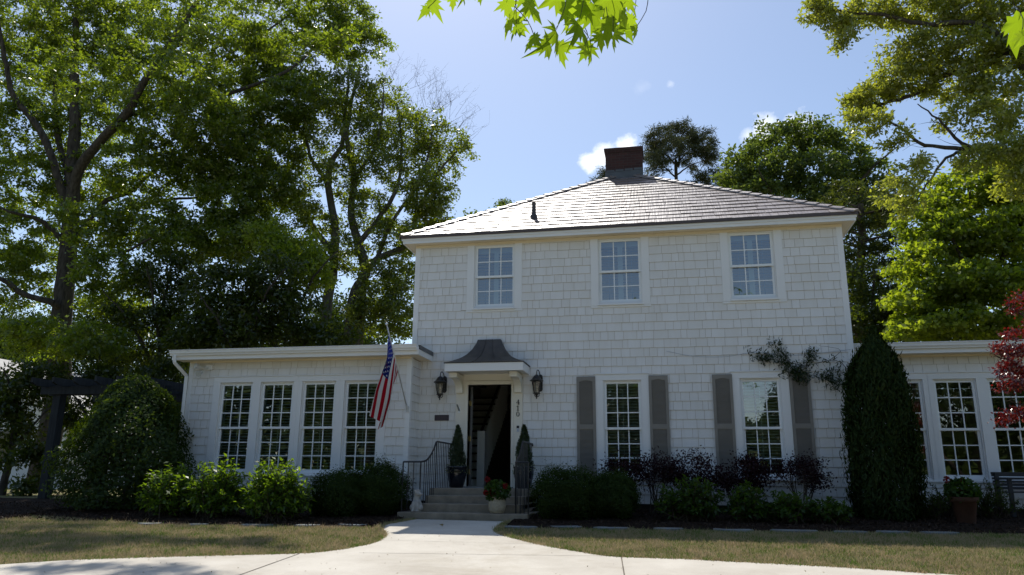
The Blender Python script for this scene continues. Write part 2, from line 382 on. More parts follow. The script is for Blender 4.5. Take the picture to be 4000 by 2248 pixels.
def conc_mat():
    m, n, l = new_mat('driveway_concrete')
    b = n.new('ShaderNodeBsdfPrincipled'); o = n.new('ShaderNodeOutputMaterial'); l.new(b.outputs[0], o.inputs[0]); b.inputs['Roughness'].default_value = .85; b.inputs['Specular IOR Level'].default_value = .25
    tc = n.new('ShaderNodeTexCoord')
    t = n.new('ShaderNodeTexNoise'); t.inputs['Scale'].default_value = .9; t.inputs['Detail'].default_value = 8; t.inputs['Roughness'].default_value = .65; l.new(tc.outputs['Object'], t.inputs['Vector'])
    r = n.new('ShaderNodeValToRGB'); r.color_ramp.elements[0].position = .3; r.color_ramp.elements[1].position = .66
    r.color_ramp.elements[0].color = (.47, .425, .355, 1); r.color_ramp.elements[1].color = (.62, .575, .495, 1); l.new(t.outputs['Fac'], r.inputs[0])
    t2 = n.new('ShaderNodeTexNoise'); t2.inputs['Scale'].default_value = 160; t2.inputs['Detail'].default_value = 3; l.new(tc.outputs['Object'], t2.inputs['Vector'])
    r2 = n.new('ShaderNodeValToRGB'); r2.color_ramp.elements[0].position = .3; r2.color_ramp.elements[0].color = (.82, .82, .82, 1); r2.color_ramp.elements[1].position = .55; l.new(t2.outputs['Fac'], r2.inputs[0])
    mm = n.new('ShaderNodeMix'); mm.data_type = 'RGBA'; mm.blend_type = 'MULTIPLY'; mm.inputs['Factor'].default_value = .8
    t3 = n.new('ShaderNodeTexNoise'); t3.inputs['Scale'].default_value = .55; t3.inputs['Detail'].default_value = 10; t3.inputs['Roughness'].default_value = .72; t3.inputs['Distortion'].default_value = .6; l.new(tc.outputs['Object'], t3.inputs['Vector'])
    r3 = n.new('ShaderNodeValToRGB'); r3.color_ramp.elements[0].position = .52; r3.color_ramp.elements[0].color = (1, 1, 1, 1); r3.color_ramp.elements[1].position = .72; r3.color_ramp.elements[1].color = (.80, .77, .72, 1); l.new(t3.outputs['Fac'], r3.inputs[0])
    m3 = n.new('ShaderNodeMix'); m3.data_type = 'RGBA'; m3.blend_type = 'MULTIPLY'; m3.inputs['Factor'].default_value = 1; l.new(r.outputs[0], m3.inputs['A']); l.new(r3.outputs[0], m3.inputs['B']); l.new(m3.outputs['Result'], mm.inputs['A']); l.new(r2.outputs[0], mm.inputs['B']); l.new(mm.outputs['Result'], b.inputs['Base Color'])
    bp = n.new('ShaderNodeBump'); bp.inputs['Strength'].default_value = .25; bp.inputs['Distance'].default_value = .004; l.new(t2.outputs['Fac'], bp.inputs['Height']); l.new(bp.outputs[0], b.inputs['Normal'])
    return m
CONC = conc_mat()
def lawn_mat():
    m, n, l = new_mat('lawn_soil')
    b = n.new('ShaderNodeBsdfPrincipled'); o = n.new('ShaderNodeOutputMaterial'); l.new(b.outputs[0], o.inputs[0]); b.inputs['Roughness'].default_value = .95; b.inputs['Specular IOR Level'].default_value = .1
    tc = n.new('ShaderNodeTexCoord')
    t = n.new('ShaderNodeTexNoise'); t.inputs['Scale'].default_value = 1.1; t.inputs['Detail'].default_value = 9; t.inputs['Roughness'].default_value = .7; l.new(tc.outputs['Object'], t.inputs['Vector'])
    r = n.new('ShaderNodeValToRGB'); e = r.color_ramp.elements; e[0].position = .38; e[0].color = (.21, .16, .09, 1); e[1].position = .62; e[1].color = (.10, .13, .035, 1); l.new(t.outputs['Fac'], r.inputs[0]); l.new(r.outputs[0], b.inputs['Base Color'])
    return m
LAWN = lawn_mat()
def grass_mat():
    m, n, l = new_mat('grass_blades')
    g = n.new('ShaderNodeNewGeometry'); tc = n.new('ShaderNodeTexCoord')
    t = n.new('ShaderNodeTexNoise'); t.inputs['Scale'].default_value = 2.3; t.inputs['Detail'].default_value = 7; t.inputs['Roughness'].default_value = .75; l.new(tc.outputs['Object'], t.inputs['Vector'])
    a = n.new('ShaderNodeMath'); a.operation = 'MULTIPLY_ADD'; l.new(g.outputs['Random Per Island'], a.inputs[0]); a.inputs[1].default_value = .36; a.inputs[2].default_value = -.18
    s = n.new('ShaderNodeMath'); l.new(a.outputs[0], s.inputs[0]); l.new(t.outputs['Fac'], s.inputs[1])
    r = n.new('ShaderNodeValToRGB'); e = r.color_ramp.elements
    e[0].position = .47; e[0].color = (.47, .37, .225, 1); e[1].position = .66; e[1].color = (.12, .215, .032, 1)
    k = e.new(.56); k.color = (.29, .26, .11, 1); l.new(s.outputs[0], r.inputs[0])
    d = n.new('ShaderNodeBsdfDiffuse'); tr = n.new('ShaderNodeBsdfTranslucent'); l.new(r.outputs[0], d.inputs[0]); l.new(r.outputs[0], tr.inputs[0])
    mx = n.new('ShaderNodeMixShader'); mx.inputs[0].default_value = .35; l.new(d.outputs[0], mx.inputs[1]); l.new(tr.outputs[0], mx.inputs[2])
    o = n.new('ShaderNodeOutputMaterial'); l.new(mx.outputs[0], o.inputs[0]); return m
GRASS = grass_mat()

OAKL = leaf_mat('oak_leaves', (.068, .105, .014), (.13, .172, .028), .56, .045, rough=.28, tcol=(2.9, 2.75, .6))
T2L = leaf_mat('water_oak_leaves', (.068, .098, .015), (.118, .15, .028), .55, .045, rough=.28, tcol=(2.85, 2.7, .6))
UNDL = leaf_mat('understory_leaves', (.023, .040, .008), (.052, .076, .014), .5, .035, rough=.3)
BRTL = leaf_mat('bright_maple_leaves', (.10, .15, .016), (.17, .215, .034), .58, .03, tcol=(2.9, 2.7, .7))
RNDL = leaf_mat('hickory_leaves', (.05, .082, .024), (.092, .125, .038), .5, .025, tcol=(2.7, 2.5, .8))
OLIVE = leaf_mat('olive_oak_leaves', (.125, .155, .032), (.19, .21, .058), .55, .05, rough=.3, tcol=(3.0, 2.8, .8))
PINEL = leaf_mat('pine_needles', (.045, .058, .032), (.08, .09, .05), .2, .02, tcol=(2, 1.9, 1))
DARKC = leaf_mat('dark_conifer_leaves', (.032, .05, .02), (.065, .085, .032), .3, .02)
BOX = leaf_mat('boxwood_leaves', (.016, .034, .006), (.036, .062, .011), .3, .008)
HYD = leaf_mat('hydrangea_leaves', (.055, .105, .014), (.10, .17, .026), .5, .03)
HYDD = leaf_mat('hydrangea_leaves_painted_shade', (.025, .055, .010), (.05, .095, .018), .4, .02)  # same hydrangea leaves in a darker green, shade put into the colour
CAM = CAM
CAML = leaf_mat('camellia_leaves', (.020, .040, .007), (.044, .073, .013), .35, .014)
ARBL = leaf_mat('arborvitae_sprays', (.012, .027, .006), (.030, .048, .012), .2, .006)
LORO = leaf_mat('purple_leaves', (.016, .006, .009), (.035, .013, .017), .25, .015, tcol=(1.6, .7, .8))
REDL = leaf_mat('red_maple_leaves', (.085, .010, .012), (.18, .021, .016), .42, .08, tcol=(1.8, .7, .6), rough=.3)
VINEL = leaf_mat('jasmine_leaves', (.012, .026, .008), (.03, .048, .014), .2, .03)
GERL = leaf_mat('geranium_leaves', (.022, .05, .011), (.045, .09, .018), .3, .02)
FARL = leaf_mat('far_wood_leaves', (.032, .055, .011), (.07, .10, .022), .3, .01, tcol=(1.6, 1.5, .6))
WOODL = leaf_mat('woodland_leaves', (.020, .038, .009), (.046, .07, .015), .42, .02, tcol=(2.0, 1.9, .6))
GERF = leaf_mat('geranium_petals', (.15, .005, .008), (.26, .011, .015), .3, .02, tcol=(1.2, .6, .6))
CYPL = leaf_mat('cypress_sprays', (.022, .04, .018), (.05, .075, .032), .25, .04)
MAPL = leaf_mat('translucent_maple_leaves', (.15, .25, .014), (.24, .36, .028), .62, .008, tcol=(1.65, 1.5, .7))
GREYL = leaf_mat('dusty_leaves', (.10, .12, .08), (.17, .19, .13), .3, .05)

# ------------------------------------------------------------------ ground, drive, beds
def sheet(name, xs, ys, off, mat, wob=0):
    X, Y = np.meshgrid(xs, ys, indexing='ij'); Z = gz(Y)+off+rng.normal(size=X.shape)*wob
    n, m = X.shape; V = np.stack([X, Y, Z], -1).reshape(-1, 3)
    i = np.arange(n-1)[:, None]*m+np.arange(m-1)[None]; Fq = np.stack([i, i+m, i+m+1, i+1], -1).reshape(-1, 4)
    return np_mesh(name, V, Fq, mat)
structure(sheet('ground', np.concatenate([[-400, -120], np.arange(-40, 41, 4.), [120, 400]]), np.concatenate([[-400, -100, -40, -24, -16], np.arange(-15, 1, 1.), [10, 30, 60, 150, 400]]), 0, LAWN))

left_edge = [PG(x*.644, y*.6441) for x, y in ((0, 2213), (340, 2192), (694, 2180.5), (1000, 2173), (1200, 2166), (1320, 2153), (1400, 2138), (1441, 2128.5), (1470, 2117), (1487, 2105), (1494, 2096), (1489.7, 2086.4), (1478.8, 2075.5), (1481.5, 2067), (1497.8, 2055), (1549.5, 2045.6), (1614.7, 2033.4))]
right_edge = [PG(x*.644, y*.6441) for x, y in ((1989.7, 2043), (1959.8, 2060.5), (1946.2, 2076.8), (1954.3, 2087), (1997.8, 2104), (2100, 2130), (2210, 2151), (2316, 2168.5), (2430, 2182), (2700, 2191), (2900, 2202.6), (3382.8, 2229), (3650, 2248))]
le = smooth_path([p[:2].tolist()+[0] for p in left_edge], 70); re = smooth_path([p[:2].tolist()+[0] for p in right_edge], 60)
outline = np.vstack([[[-24, -9.5, 0], [-14, -8.6, 0]], le, re, [[6, -7.1, 0], [14, -9.4, 0], [14, -12.4, 0], [-24, -12.8, 0]]])
def poly_sheet(name, outline, off, mat, thick):
    import bmesh
    bm = bmesh.new(); top = [bm.verts.new((p[0], p[1], float(gz(p[1]))+off)) for p in outline]
    f = bm.faces.new(top); bmesh.ops.recalc_face_normals(bm, faces=[f])
    if f.normal.z < 0: f.normal_flip()
    r = bmesh.ops.extrude_face_region(bm, geom=[f]); 
    for v in [e for e in r['geom'] if isinstance(e, bmesh.types.BMVert)]: v.co.z -= thick
    bmesh.ops.triangulate(bm, faces=[q for q in bm.faces if len(q.verts) > 4]); bmesh.ops.recalc_face_normals(bm, faces=bm.faces)
    me = bpy.data.meshes.new(name); bm.to_mesh(me); bm.free(); me.materials.append(mat); return link(name, me)
drive = structure(poly_sheet('driveway', outline, .02, CONC, .12))
JOINT = pmat('joint_dirt', (.16, .14, .115), .95, .1, var=.4, scale=9)
jm = MB()
def strip(a, b, w=.011):
    a = np.array(a); b = np.array(b); n = 14; pr = None
    for k in range(n+1):
        t = k/n; p = a*(1-t)+b*t; p = np.array([p[0], p[1], 0]); d = (b-a)[:2]; d = d/np.linalg.norm(d); nn = np.array([-d[1], d[0]])*w*.5*random.uniform(.75, 1.3)
        z = float(gz(p[1]))+.0235; q = ((p[0]+nn[0], p[1]+nn[1], z), (p[0]-nn[0], p[1]-nn[1], z))
        if pr: jm.face([pr[0], pr[1], q[1], q[0]])
        pr = q
S_ = lambda u, v: PG(u*.644, v*.6441)
strip(S_(1402, 2167), S_(2425, 2181)); strip(S_(1483, 2117), S_(2085, 2132), .007); strip(S_(1492, 2085), S_(1950, 2085+14), .006)
strip(S_(1168, 2171), [S_(1130, 2248)[0]-.35, -12, 0], .014); strip(S_(2427, 2182), [S_(2464, 2248)[0]+.4, -12, 0], .014); strip([-8.6, -7.7, 0], [-9.2, -12.5, 0], .014)
jo = jm.build('joint', JOINT, drive)

bed_l = [PG(x, y) for x, y in ((0, 1309), (90, 1300), (190, 1306), (270, 1313), (420, 1322), (600, 1324), (760, 1326), (930, 1328))]
bed_r = [PG(x, y) for x, y in ((1268, 1330), (1350, 1331), (1500, 1333), (1750, 1336), (2000, 1340), (2300, 1343), (2576, 1347))]
bl = smooth_path([[p[0], p[1], 0] for p in bed_l], 40); br = smooth_path([[p[0], p[1], 0] for p in bed_r], 40)
def bed(name, front, y_back, x_in, x_out, label):
    # rows from the front edge back to the wall
    n = len(front); m = 24; V = []
    for k in range(m):
        t = k/(m-1)
        for p in front:
            y = p[1]*(1-t)+y_back*t; V.append((p[0], y, float(gz(y))+.012+.035*min(1, t*6)+random.gauss(0, .012)*(t > 0)))
    i = np.arange(m-1)[:, None]*n+np.arange(n-1)[None]; Fq = np.stack([i, i+1, i+n+1, i+n], -1).reshape(-1, 4)
    return structure(np_mesh(name, V, Fq, MULCH), label)
bl2 = np.vstack([[[-22, -3.2, 0]], bl, [[-4.62, -3.05, 0]]]); br2 = np.vstack([[[-2.5, -2.45, 0]], br, [[12, -1.6, 0]]])
bed('garden_bed', bl2, .5, 0, 0, 'dark mulch bed left of the walkway'); bed('garden_bed', br2, .5, 0, 0, 'dark mulch bed right of the walkway')
# loose mulch chips
n = 9000; cx = np.concatenate([rng.uniform(-14, -4.6, n//2), rng.uniform(-2.6, 6, n//2)]); cyy = np.concatenate([rng.uniform(-3.5, -.7, n//2), rng.uniform(-2.6, -.2, n//2)])
cc = np.stack([cx, cyy, gz(cyy)+.055], 1); v, f = leaf_geo(cc, .06, .018, .6, 0.05)
CHIP = leaf_mat('bark_chips', (.02, .012, .008), (.07, .045, .03), .0, .01)
o = np_mesh('mulch_chips', v, f, CHIP); o['kind'] = 'stuff'; o['label'] = 'loose bark chips scattered over the beds'

# grass
def inside(poly, X, Y):
    r = np.zeros(len(X), bool); n = len(poly); j = n-1
    for i in range(n):
        xi, yi = poly[i][:2]; xj, yj = poly[j][:2]
        c = ((yi > Y) != (yj > Y)) & (X < (xj-xi)*(Y-yi)/(yj-yi+1e-12)+xi); r ^= c; j = i
    return r
lawnL = np.vstack([bl2[::-1], [[-22, -8.9, 0]], [[-14, -8.6, 0]], le[:58]])
lawnR = np.vstack([br2, [[12, -8.2, 0]], [[6, -7.1, 0]], re[::-1][:52]])
gv = []; 
for poly, bx, dens in ((lawnL, (-13.5, -4.0, -8.6, -2.6), 3600), (lawnR, (-2.9, 8.5, -7.4, -1.8), 3600)):
    k = int((bx[1]-bx[0])*(bx[3]-bx[2])*dens); X = rng.uniform(bx[0], bx[1], k); Y = rng.uniform(bx[2], bx[3], k)
    s = inside(poly, X, Y); gv.append(np.stack([X[s], Y[s], gz(Y[s])], 1))
for ed in (le[4:], re):
    kk = len(ed)*260; q = rng.uniform(0, len(ed)-1.001, kk); i_ = q.astype(int); f_ = (q-i_)[:, None]; pt = np.asarray(ed)[i_]*(1-f_)+np.asarray(ed)[i_+1]*f_; pt = pt+rng.normal(size=(kk, 3))*[.03, .03, 0]; pt[:, 2] = gz(pt[:, 1])+.01; gv.append(pt)
for q in range(520):
    cx0, cy0 = (random.uniform(-13, -4.4), random.uniform(-6.4, -3.3)) if q % 2 else (random.uniform(-2.4, 6), random.uniform(-6.2, -2.6)); kk = 80; pt = np.stack([cx0+rng.normal(size=kk)*.06, cy0+rng.normal(size=kk)*.05, np.zeros(kk)], 1); pt[:, 2] = gz(pt[:, 1]); sel = inside(lawnL if q % 2 else lawnR, pt[:, 0], pt[:, 1]); gv.append(pt[sel])
G = np.concatenate(gv); k = len(G); h = rng.uniform(.018, .045, k)*(1+.9*(rng.random(k) > .95))*np.where(np.arange(k) > k-42000, 1.35, 1.0); an = rng.uniform(0, 2*math.pi, k); w = rng.uniform(.003, .006, k)
side = np.stack([np.cos(an), np.sin(an), 0*an], 1)*w[:, None]; lean = rng.normal(size=(k, 3))*.45; lean[:, 2] = 1; tip = G+lean*h[:, None]
V = np.stack([G-side, G+side, tip], 1).reshape(-1, 3)
o = np_mesh('grass', V, np.arange(3*k).reshape(k, 3), GRASS); o['kind'] = 'stuff'; o['label'] = 'patchy green and straw coloured lawn grass'
print('grass', k)

# flagstones edging the beds
def flagstone(a, b, y, label, dep=.30):
    pa, pb = PG(a, y), PG(b, y); y0 = (pa[1]+pb[1])/2; m = MB(); x0, x1 = pa[0], pb[0]
    pts = [(x0, y0-.02), (x0+.12, y0-dep*.5+.02), (x1-.1, y0-dep*.5), (x1, y0-.01), (x1-.03, y0+dep*.5), (x0+.05, y0+dep*.5-.02)]
    pts = [(px+random.uniform(-.03, .03), py+random.uniform(-.02, .02)) for px, py in pts]
    z = float(gz(y0)); i = len(m.v); 
    m.prism([(px, py) for px, py in pts], 2, z-.03, z+.03)
    tag(m.build('flagstone', FLAG_ST, None, bevel=.008), label, 'flagstone', 'flagstones edging the mulch beds')
ORD = ['nearest', 'second', 'third', 'fourth', 'fifth', 'sixth', 'seventh', 'eighth', 'ninth']
for i, (a, b, y) in enumerate(((1265, 1352, 1329.5), (1378, 1462, 1328.5), (1494, 1585, 1332), (1640, 1720, 1334), (1790, 1895, 1337), (1935, 2060, 1339), (2095, 2180, 1342), (2200, 2290, 1342), (2320, 2410, 1344))):
    flagstone(a, b, y, f'flat grey flagstone at the right bed edge, {ORD[i]} from the walkway')
for i, (a, b, y) in enumerate(((845, 925, 1324), (735, 800, 1325), (600, 690, 1324.5), (470, 520, 1323), (345, 400, 1321))):
    flagstone(a, b, y, f'pale flagstone at the left bed edge, {ORD[i]} from the walkway')

# ------------------------------------------------------------------ house
HOUSE = thing('house', 'white shingled two storey house with glossy hip roof and low side wings', 'house', (-.93, 0, -.5))
XL, XR, ZT = -5.286, 3.455, 4.985; DEP = 8.74
LWX0, LWX1, LWY = -10.08, -5.11, -.62
RWX0, RWX1, RWY = 3.455, 8.6, .58
ZB = -.405
def sub_rects(r, holes):
    out = [r]
    for h in holes:
        nxt = []
        for (a, b, c, d) in out:
            if h[0] >= b or h[1] <= a or h[2] >= d or h[3] <= c: nxt.append((a, b, c, d)); continue
            if h[2] > c: nxt.append((a, b, c, h[2]))
            if h[3] < d: nxt.append((a, b, h[3], d))
            c2, d2 = max(c, h[2]), min(d, h[3])
            if h[0] > a: nxt.append((a, h[0], c2, d2))
            if h[1] < b: nxt.append((h[1], b, c2, d2))
        out = nxt
    return out
def shingles(mb, x0, x1, z0, z1, holes, put, exp=.177):
    """courses of separate shingles; put(x, out, z) places a point, out = distance proud of the sheathing"""
    z = z0; course = 0
    while z < z1-.02:
        zt = min(z+exp, z1); x = x0-random.uniform(0, .2)
        while x < x1:
            w = random.choice((.11, .14, .16, .18, .2, .23, .26, .3))*random.uniform(.93, 1.07); g = .0048; dz = random.uniform(-.003, .003)
            for (a, b, c, d) in sub_rects((max(x, x0)+g*.5, min(x+w, x1)-g*.5, z+dz, zt+.004), holes):
                if b-a < .012 or d-c < .012: continue
                def oo(zz): return .021-.014*(zz-z)/exp+.001*random.random()
                ob, ot = oo(c), oo(d)
                q = [put(a, ob, c), put(b, ob, c), put(b, ot, d), put(a, ot, d)]; k = [put(a, 0, c), put(b, 0, c), put(b, 0, d), put(a, 0, d)]
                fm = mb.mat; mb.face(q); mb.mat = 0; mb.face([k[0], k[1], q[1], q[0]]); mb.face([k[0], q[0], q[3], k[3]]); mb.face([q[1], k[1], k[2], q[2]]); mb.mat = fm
            x += w
        z += exp; course += 1
def wall_sheet(mb, x0, x1, z0, z1, y0, y1, holes):
    """front and back skins with real openings and reveals"""
    for (a, b, c, d) in sub_rects((x0, x1, z0, z1), holes):
        mb.face([(a, y0, c), (b, y0, c), (b, y0, d), (a, y0, d)]); mb.face([(a, y1, c), (a, y1, d), (b, y1, d), (b, y1, c)])
    for (a, b, c, d) in holes:
        mb.face([(a, y0, c), (a, y1, c), (a, y1, d), (a, y0, d)]); mb.face([(b, y0, c), (b, y0, d), (b, y1, d), (b, y1, c)])
        mb.face([(a, y0, c), (b, y0, c), (b, y1, c), (a, y1, c)]); mb.face([(a, y0, d), (a, y1, d), (b, y1, d), (b, y0, d)])

U_X = [-3.5615, -.8715, 1.7455]; L_X = [-.9005, 1.7305]
A_X = [-8.9905, -8.0495, -7.1105, -6.1685]; B_X = [4.4235, 5.3655, 6.3055, 7.2455]
U_X = [-3.537, -.884, 1.737]; L_X = [-.898, 1.730]
A_X = [-8.948, -8.010, -7.070, -6.131]; B_X = [4.4065, 5.3375, 6.2755, 7.2155]
OPH = .377; OPU = .4425
hU = [(x-OPU, x+OPU, 3.55, 4.93) for x in U_X]; hL = [(x-OPH, x+OPH, .10, 1.964) for x in L_X]
hA = [(x-OPH, x+OPH, .10, 1.964) for x in A_X]; hB = [(x-OPH, x+OPH, .10, 1.964) for x in B_X]
DOOR = (-4.052, -3.14, -.116, 1.915)
main_holes = hU+hL+[DOOR]
m = MB(); m.mat = 0
wall_sheet(m, XL, XR, ZB, ZT, 0, .16, main_holes)
m.box(XL, XL+.16, .16, DEP, ZB, ZT); m.box(XR-.16, XR, .16, DEP, ZB, ZT); m.box(XL, XR, DEP, DEP+.1, ZB, ZT)
m.mat = 1
doorclip = (-4.31, -2.90, -.45, 2.10)
inner = [(a+.05-.14, b-.05+.14, c-.04, d+.06) for a, b, c, d in hL]+[(a-.1, b+.1, c-.05, d+.3) for a, b, c, d in hU]+[doorclip]
shingles(m, XL+.07, XR-.07, ZB, 4.925, inner, lambda x, o, z: (x, -o, z))
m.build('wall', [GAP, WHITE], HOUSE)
# side wall shingles (right and left), seen from a step aside
for xs_, sg, zb_ in ((XR, 1, ZB), (XL, -1, 2.6)):
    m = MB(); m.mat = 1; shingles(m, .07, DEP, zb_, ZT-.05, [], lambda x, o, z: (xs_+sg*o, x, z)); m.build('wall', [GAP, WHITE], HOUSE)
for xx in (XL, XR):
    s = -1 if xx == XL else 1; m = MB()
    m.box(xx-.024 if s < 0 else xx-.085, xx+.085 if s < 0 else xx+.024, -.028, .0, ZB, ZT-.02); m.box(min(xx, xx+s*.024), max(xx, xx+s*.024), .0, .08, ZB, ZT-.02)
    m.build('corner_board', TRIM, HOUSE)
m = MB(); m.box(XL-.026, XR+.026, -.036, 0, 4.925, ZT-.004); m.build('frieze_board', SOFF, HOUSE)
# eaves
OV = .25; EX0, EX1, EY0, EY1 = XL-OV, XR+OV, -OV, DEP+OV; ZS = 4.985
m = MB(); m.box(EX0+.02, EX1-.02, EY0+.02, EY1-.02, ZS, ZS+.02); m.build('soffit', SOFF, HOUSE)
m = MB()
m.box(EX0, EX1, EY0, EY0+.022, ZS-.012, 5.085); m.box(EX0, EX1, EY1-.022, EY1, ZS-.012, 5.085); m.box(EX0, EX0+.022, EY0+.022, EY1-.022, ZS-.012, 5.085); m.box(EX1-.022, EX1, EY0+.022, EY1-.022, ZS-.012, 5.085)
m.box(EX0-.018, EX1+.018, EY0-.018, EY0, 5.035, 5.085)
m.build('fascia', TRIM, HOUSE)
# roof
RX0, RX1, RY0, RY1, RZ = EX0-.035, EX1+.035, EY0-.035, EY1+.035, 5.15
AX, AY = (RX0+RX1)/2, (RY0+RY1)/2; AZ = RZ+(AY-RY0)*.648
roofm = MB(); ap = (AX, AY, AZ-.03)
c4 = [(RX0, RY0, RZ-.03), (RX1, RY0, RZ-.03), (RX1, RY1, RZ-.03), (RX0, RY1, RZ-.03)]
for k in range(4): roofm.face([c4[k], c4[(k+1) % 4], ap])
sl = (AY-RY0); slen = math.hypot(sl, AZ-RZ); ca, sa = sl/slen, (AZ-RZ)/slen
def roof_side(origin, ux, uy, half, detail=True):
    """courses of shakes on a triangular roof side; ux along the eave, uy horizontal up-slope"""
    e = .30; k = 0; ux = np.array(ux); uy = np.array(uy); o = np.array(origin); nrm = np.array([0, 0, 1])*ca-uy*sa; up = uy*ca+np.array([0, 0, 1])*sa
    s = 0
    while s < slen-.1:
        s1 = min(s+e, slen); hw0 = half*(1-s/slen); hw1 = half*(1-s1/slen); x = -hw0-random.uniform(0, .2)
        while x < hw0:
            w = random.choice((.13, .18, .23, .28, .33))*random.uniform(.9, 1.1) if detail else .6; a, b = max(x, -hw0), min(x+w-.006, hw0); x += w
            if b-a < .02: continue
            a1, b1 = max(a, -hw1), min(b, hw1)
            if b1 < a1: a1 = b1 = (max(min(a, hw1), -hw1))
            t = .022+random.uniform(-.003, .005); ds = random.uniform(-.006, .006); tl = random.uniform(-.0025, .0025)
            q0 = o+ux*a+up*(s+ds)+nrm*(t+tl); q1 = o+ux*b+up*(s+ds)+nrm*(t-tl); q2 = o+ux*b1+up*(s1+.01)+nrm*.004; q3 = o+ux*a1+up*(s1+.01)+nrm*.004
            k0 = o+ux*a+up*(s+ds)-nrm*.01; k1 = o+ux*b+up*(s+ds)-nrm*.01
            roofm.face([q0, q1, q2, q3]); roofm.face([k0, k1, q1, q0]); roofm.face([k0, q0, q3]); roofm.face([q1, k1, q2])
        s = s1
H2 = (RX1-RX0)/2
roof_side(((RX0+RX1)/2, RY0, RZ-.02), (1, 0, 0), (0, 1, 0), H2)
roof_side((RX1, AY, RZ-.02), (0, 1, 0), (-1, 0, 0), H2, False); roof_side((RX0, AY, RZ-.02), (0, -1, 0), (1, 0, 0), H2, False)
ROOFO = roofm.build('roof', ROOF, HOUSE)
m = MB(); m.box(RX0+.004, RX1-.004, RY0-.012, RY0+.02, RZ-.068, RZ-.004); m.box(RX0-.012, RX0+.02, RY0+.02, RY1, RZ-.068, RZ-.004); m.box(RX1-.02, RX1+.012, RY0+.02, RY1, RZ-.068, RZ-.004)
m.build('drip_edge', DRIP, ROOFO)
# hip caps: overlapping pieces up each front hip
m = MB()
for (cx0, sx) in ((RX0, 1), (RX1, -1)):
    a = np.array([cx0, RY0, RZ-.005]); b = np.array([AX, AY, AZ+.01]); d = b-a; Ld = np.linalg.norm(d); d /= Ld
    s1 = norm(np.array([sx*.0+1.0, 0, 0])*(-sx)*.0+np.array([sx, -1, 0])); n_ = 24
    hx = norm(np.cross(d, (0, 0, 1)))
    for k in range(n_):
        p, q = a+d*Ld*k/n_, a+d*Ld*(k+1.12)/n_; w = .115; up = np.cross(hx, d); up = up if up[2] > 0 else -up
        for s in (-1, 1):
            f = [p+up*.05, p+hx*s*w-up*.005, q+hx*s*w-up*.03, q+up*.022]
            m.face(f); m.face([p+up*.05, p+up*.015, p+hx*s*w-up*.035, p+hx*s*w-up*.005]); m.face([p+hx*s*w-up*.005, p+hx*s*w-up*.035, q+hx*s*w-up*.05, q+hx*s*w-up*.03])
m.build('hip_cap', ROOF, ROOFO)
# chimney
CX0, CX1, CY0, CY1 = -1.425, -.445, 4.0, 4.75
m = MB(); m.box(CX0, CX1, CY0, CY1, 7.3, 8.64); m.box(CX0-.02, CX1+.02, CY0-.02, CY1+.02, 8.64, 8.70); m.box(CX0-.035, CX1+.035, CY0-.035, CY1+.035, 8.70, 8.77); m.build('chimney', BRICK, ROOFO)
m = MB(); m.box(CX0-.012, CX1+.012, CY0-.012, CY1+.012, 7.3, 8.10); m.box(CX0-.016, CX1+.016, CY0-.018, CY0-.012, 7.6, 8.03)
for k in range(4): m.box(CX0+.02+k*.245, CX0+.235+k*.245, CY0-.02, CY0-.012, 8.10-.02+k*.008, 8.135+k*.008)
m.build('chimney_flashing', LEAD, ROOFO)
vp = P(1343, 563, .5); 
def roof_z(y): return RZ+(y-RY0)*.648
yv = .55; vx = P(1343, 563, yv)[0]
m = MB(); m.lathe([(.10, -.08), (.075, .05), (.05, .09), (.045, .32), (.05, .33), (.05, .35), (.04, .35)], (vx, yv, roof_z(yv)), 14); m.build('vent_pipe', COPPER, ROOFO, smooth=False)

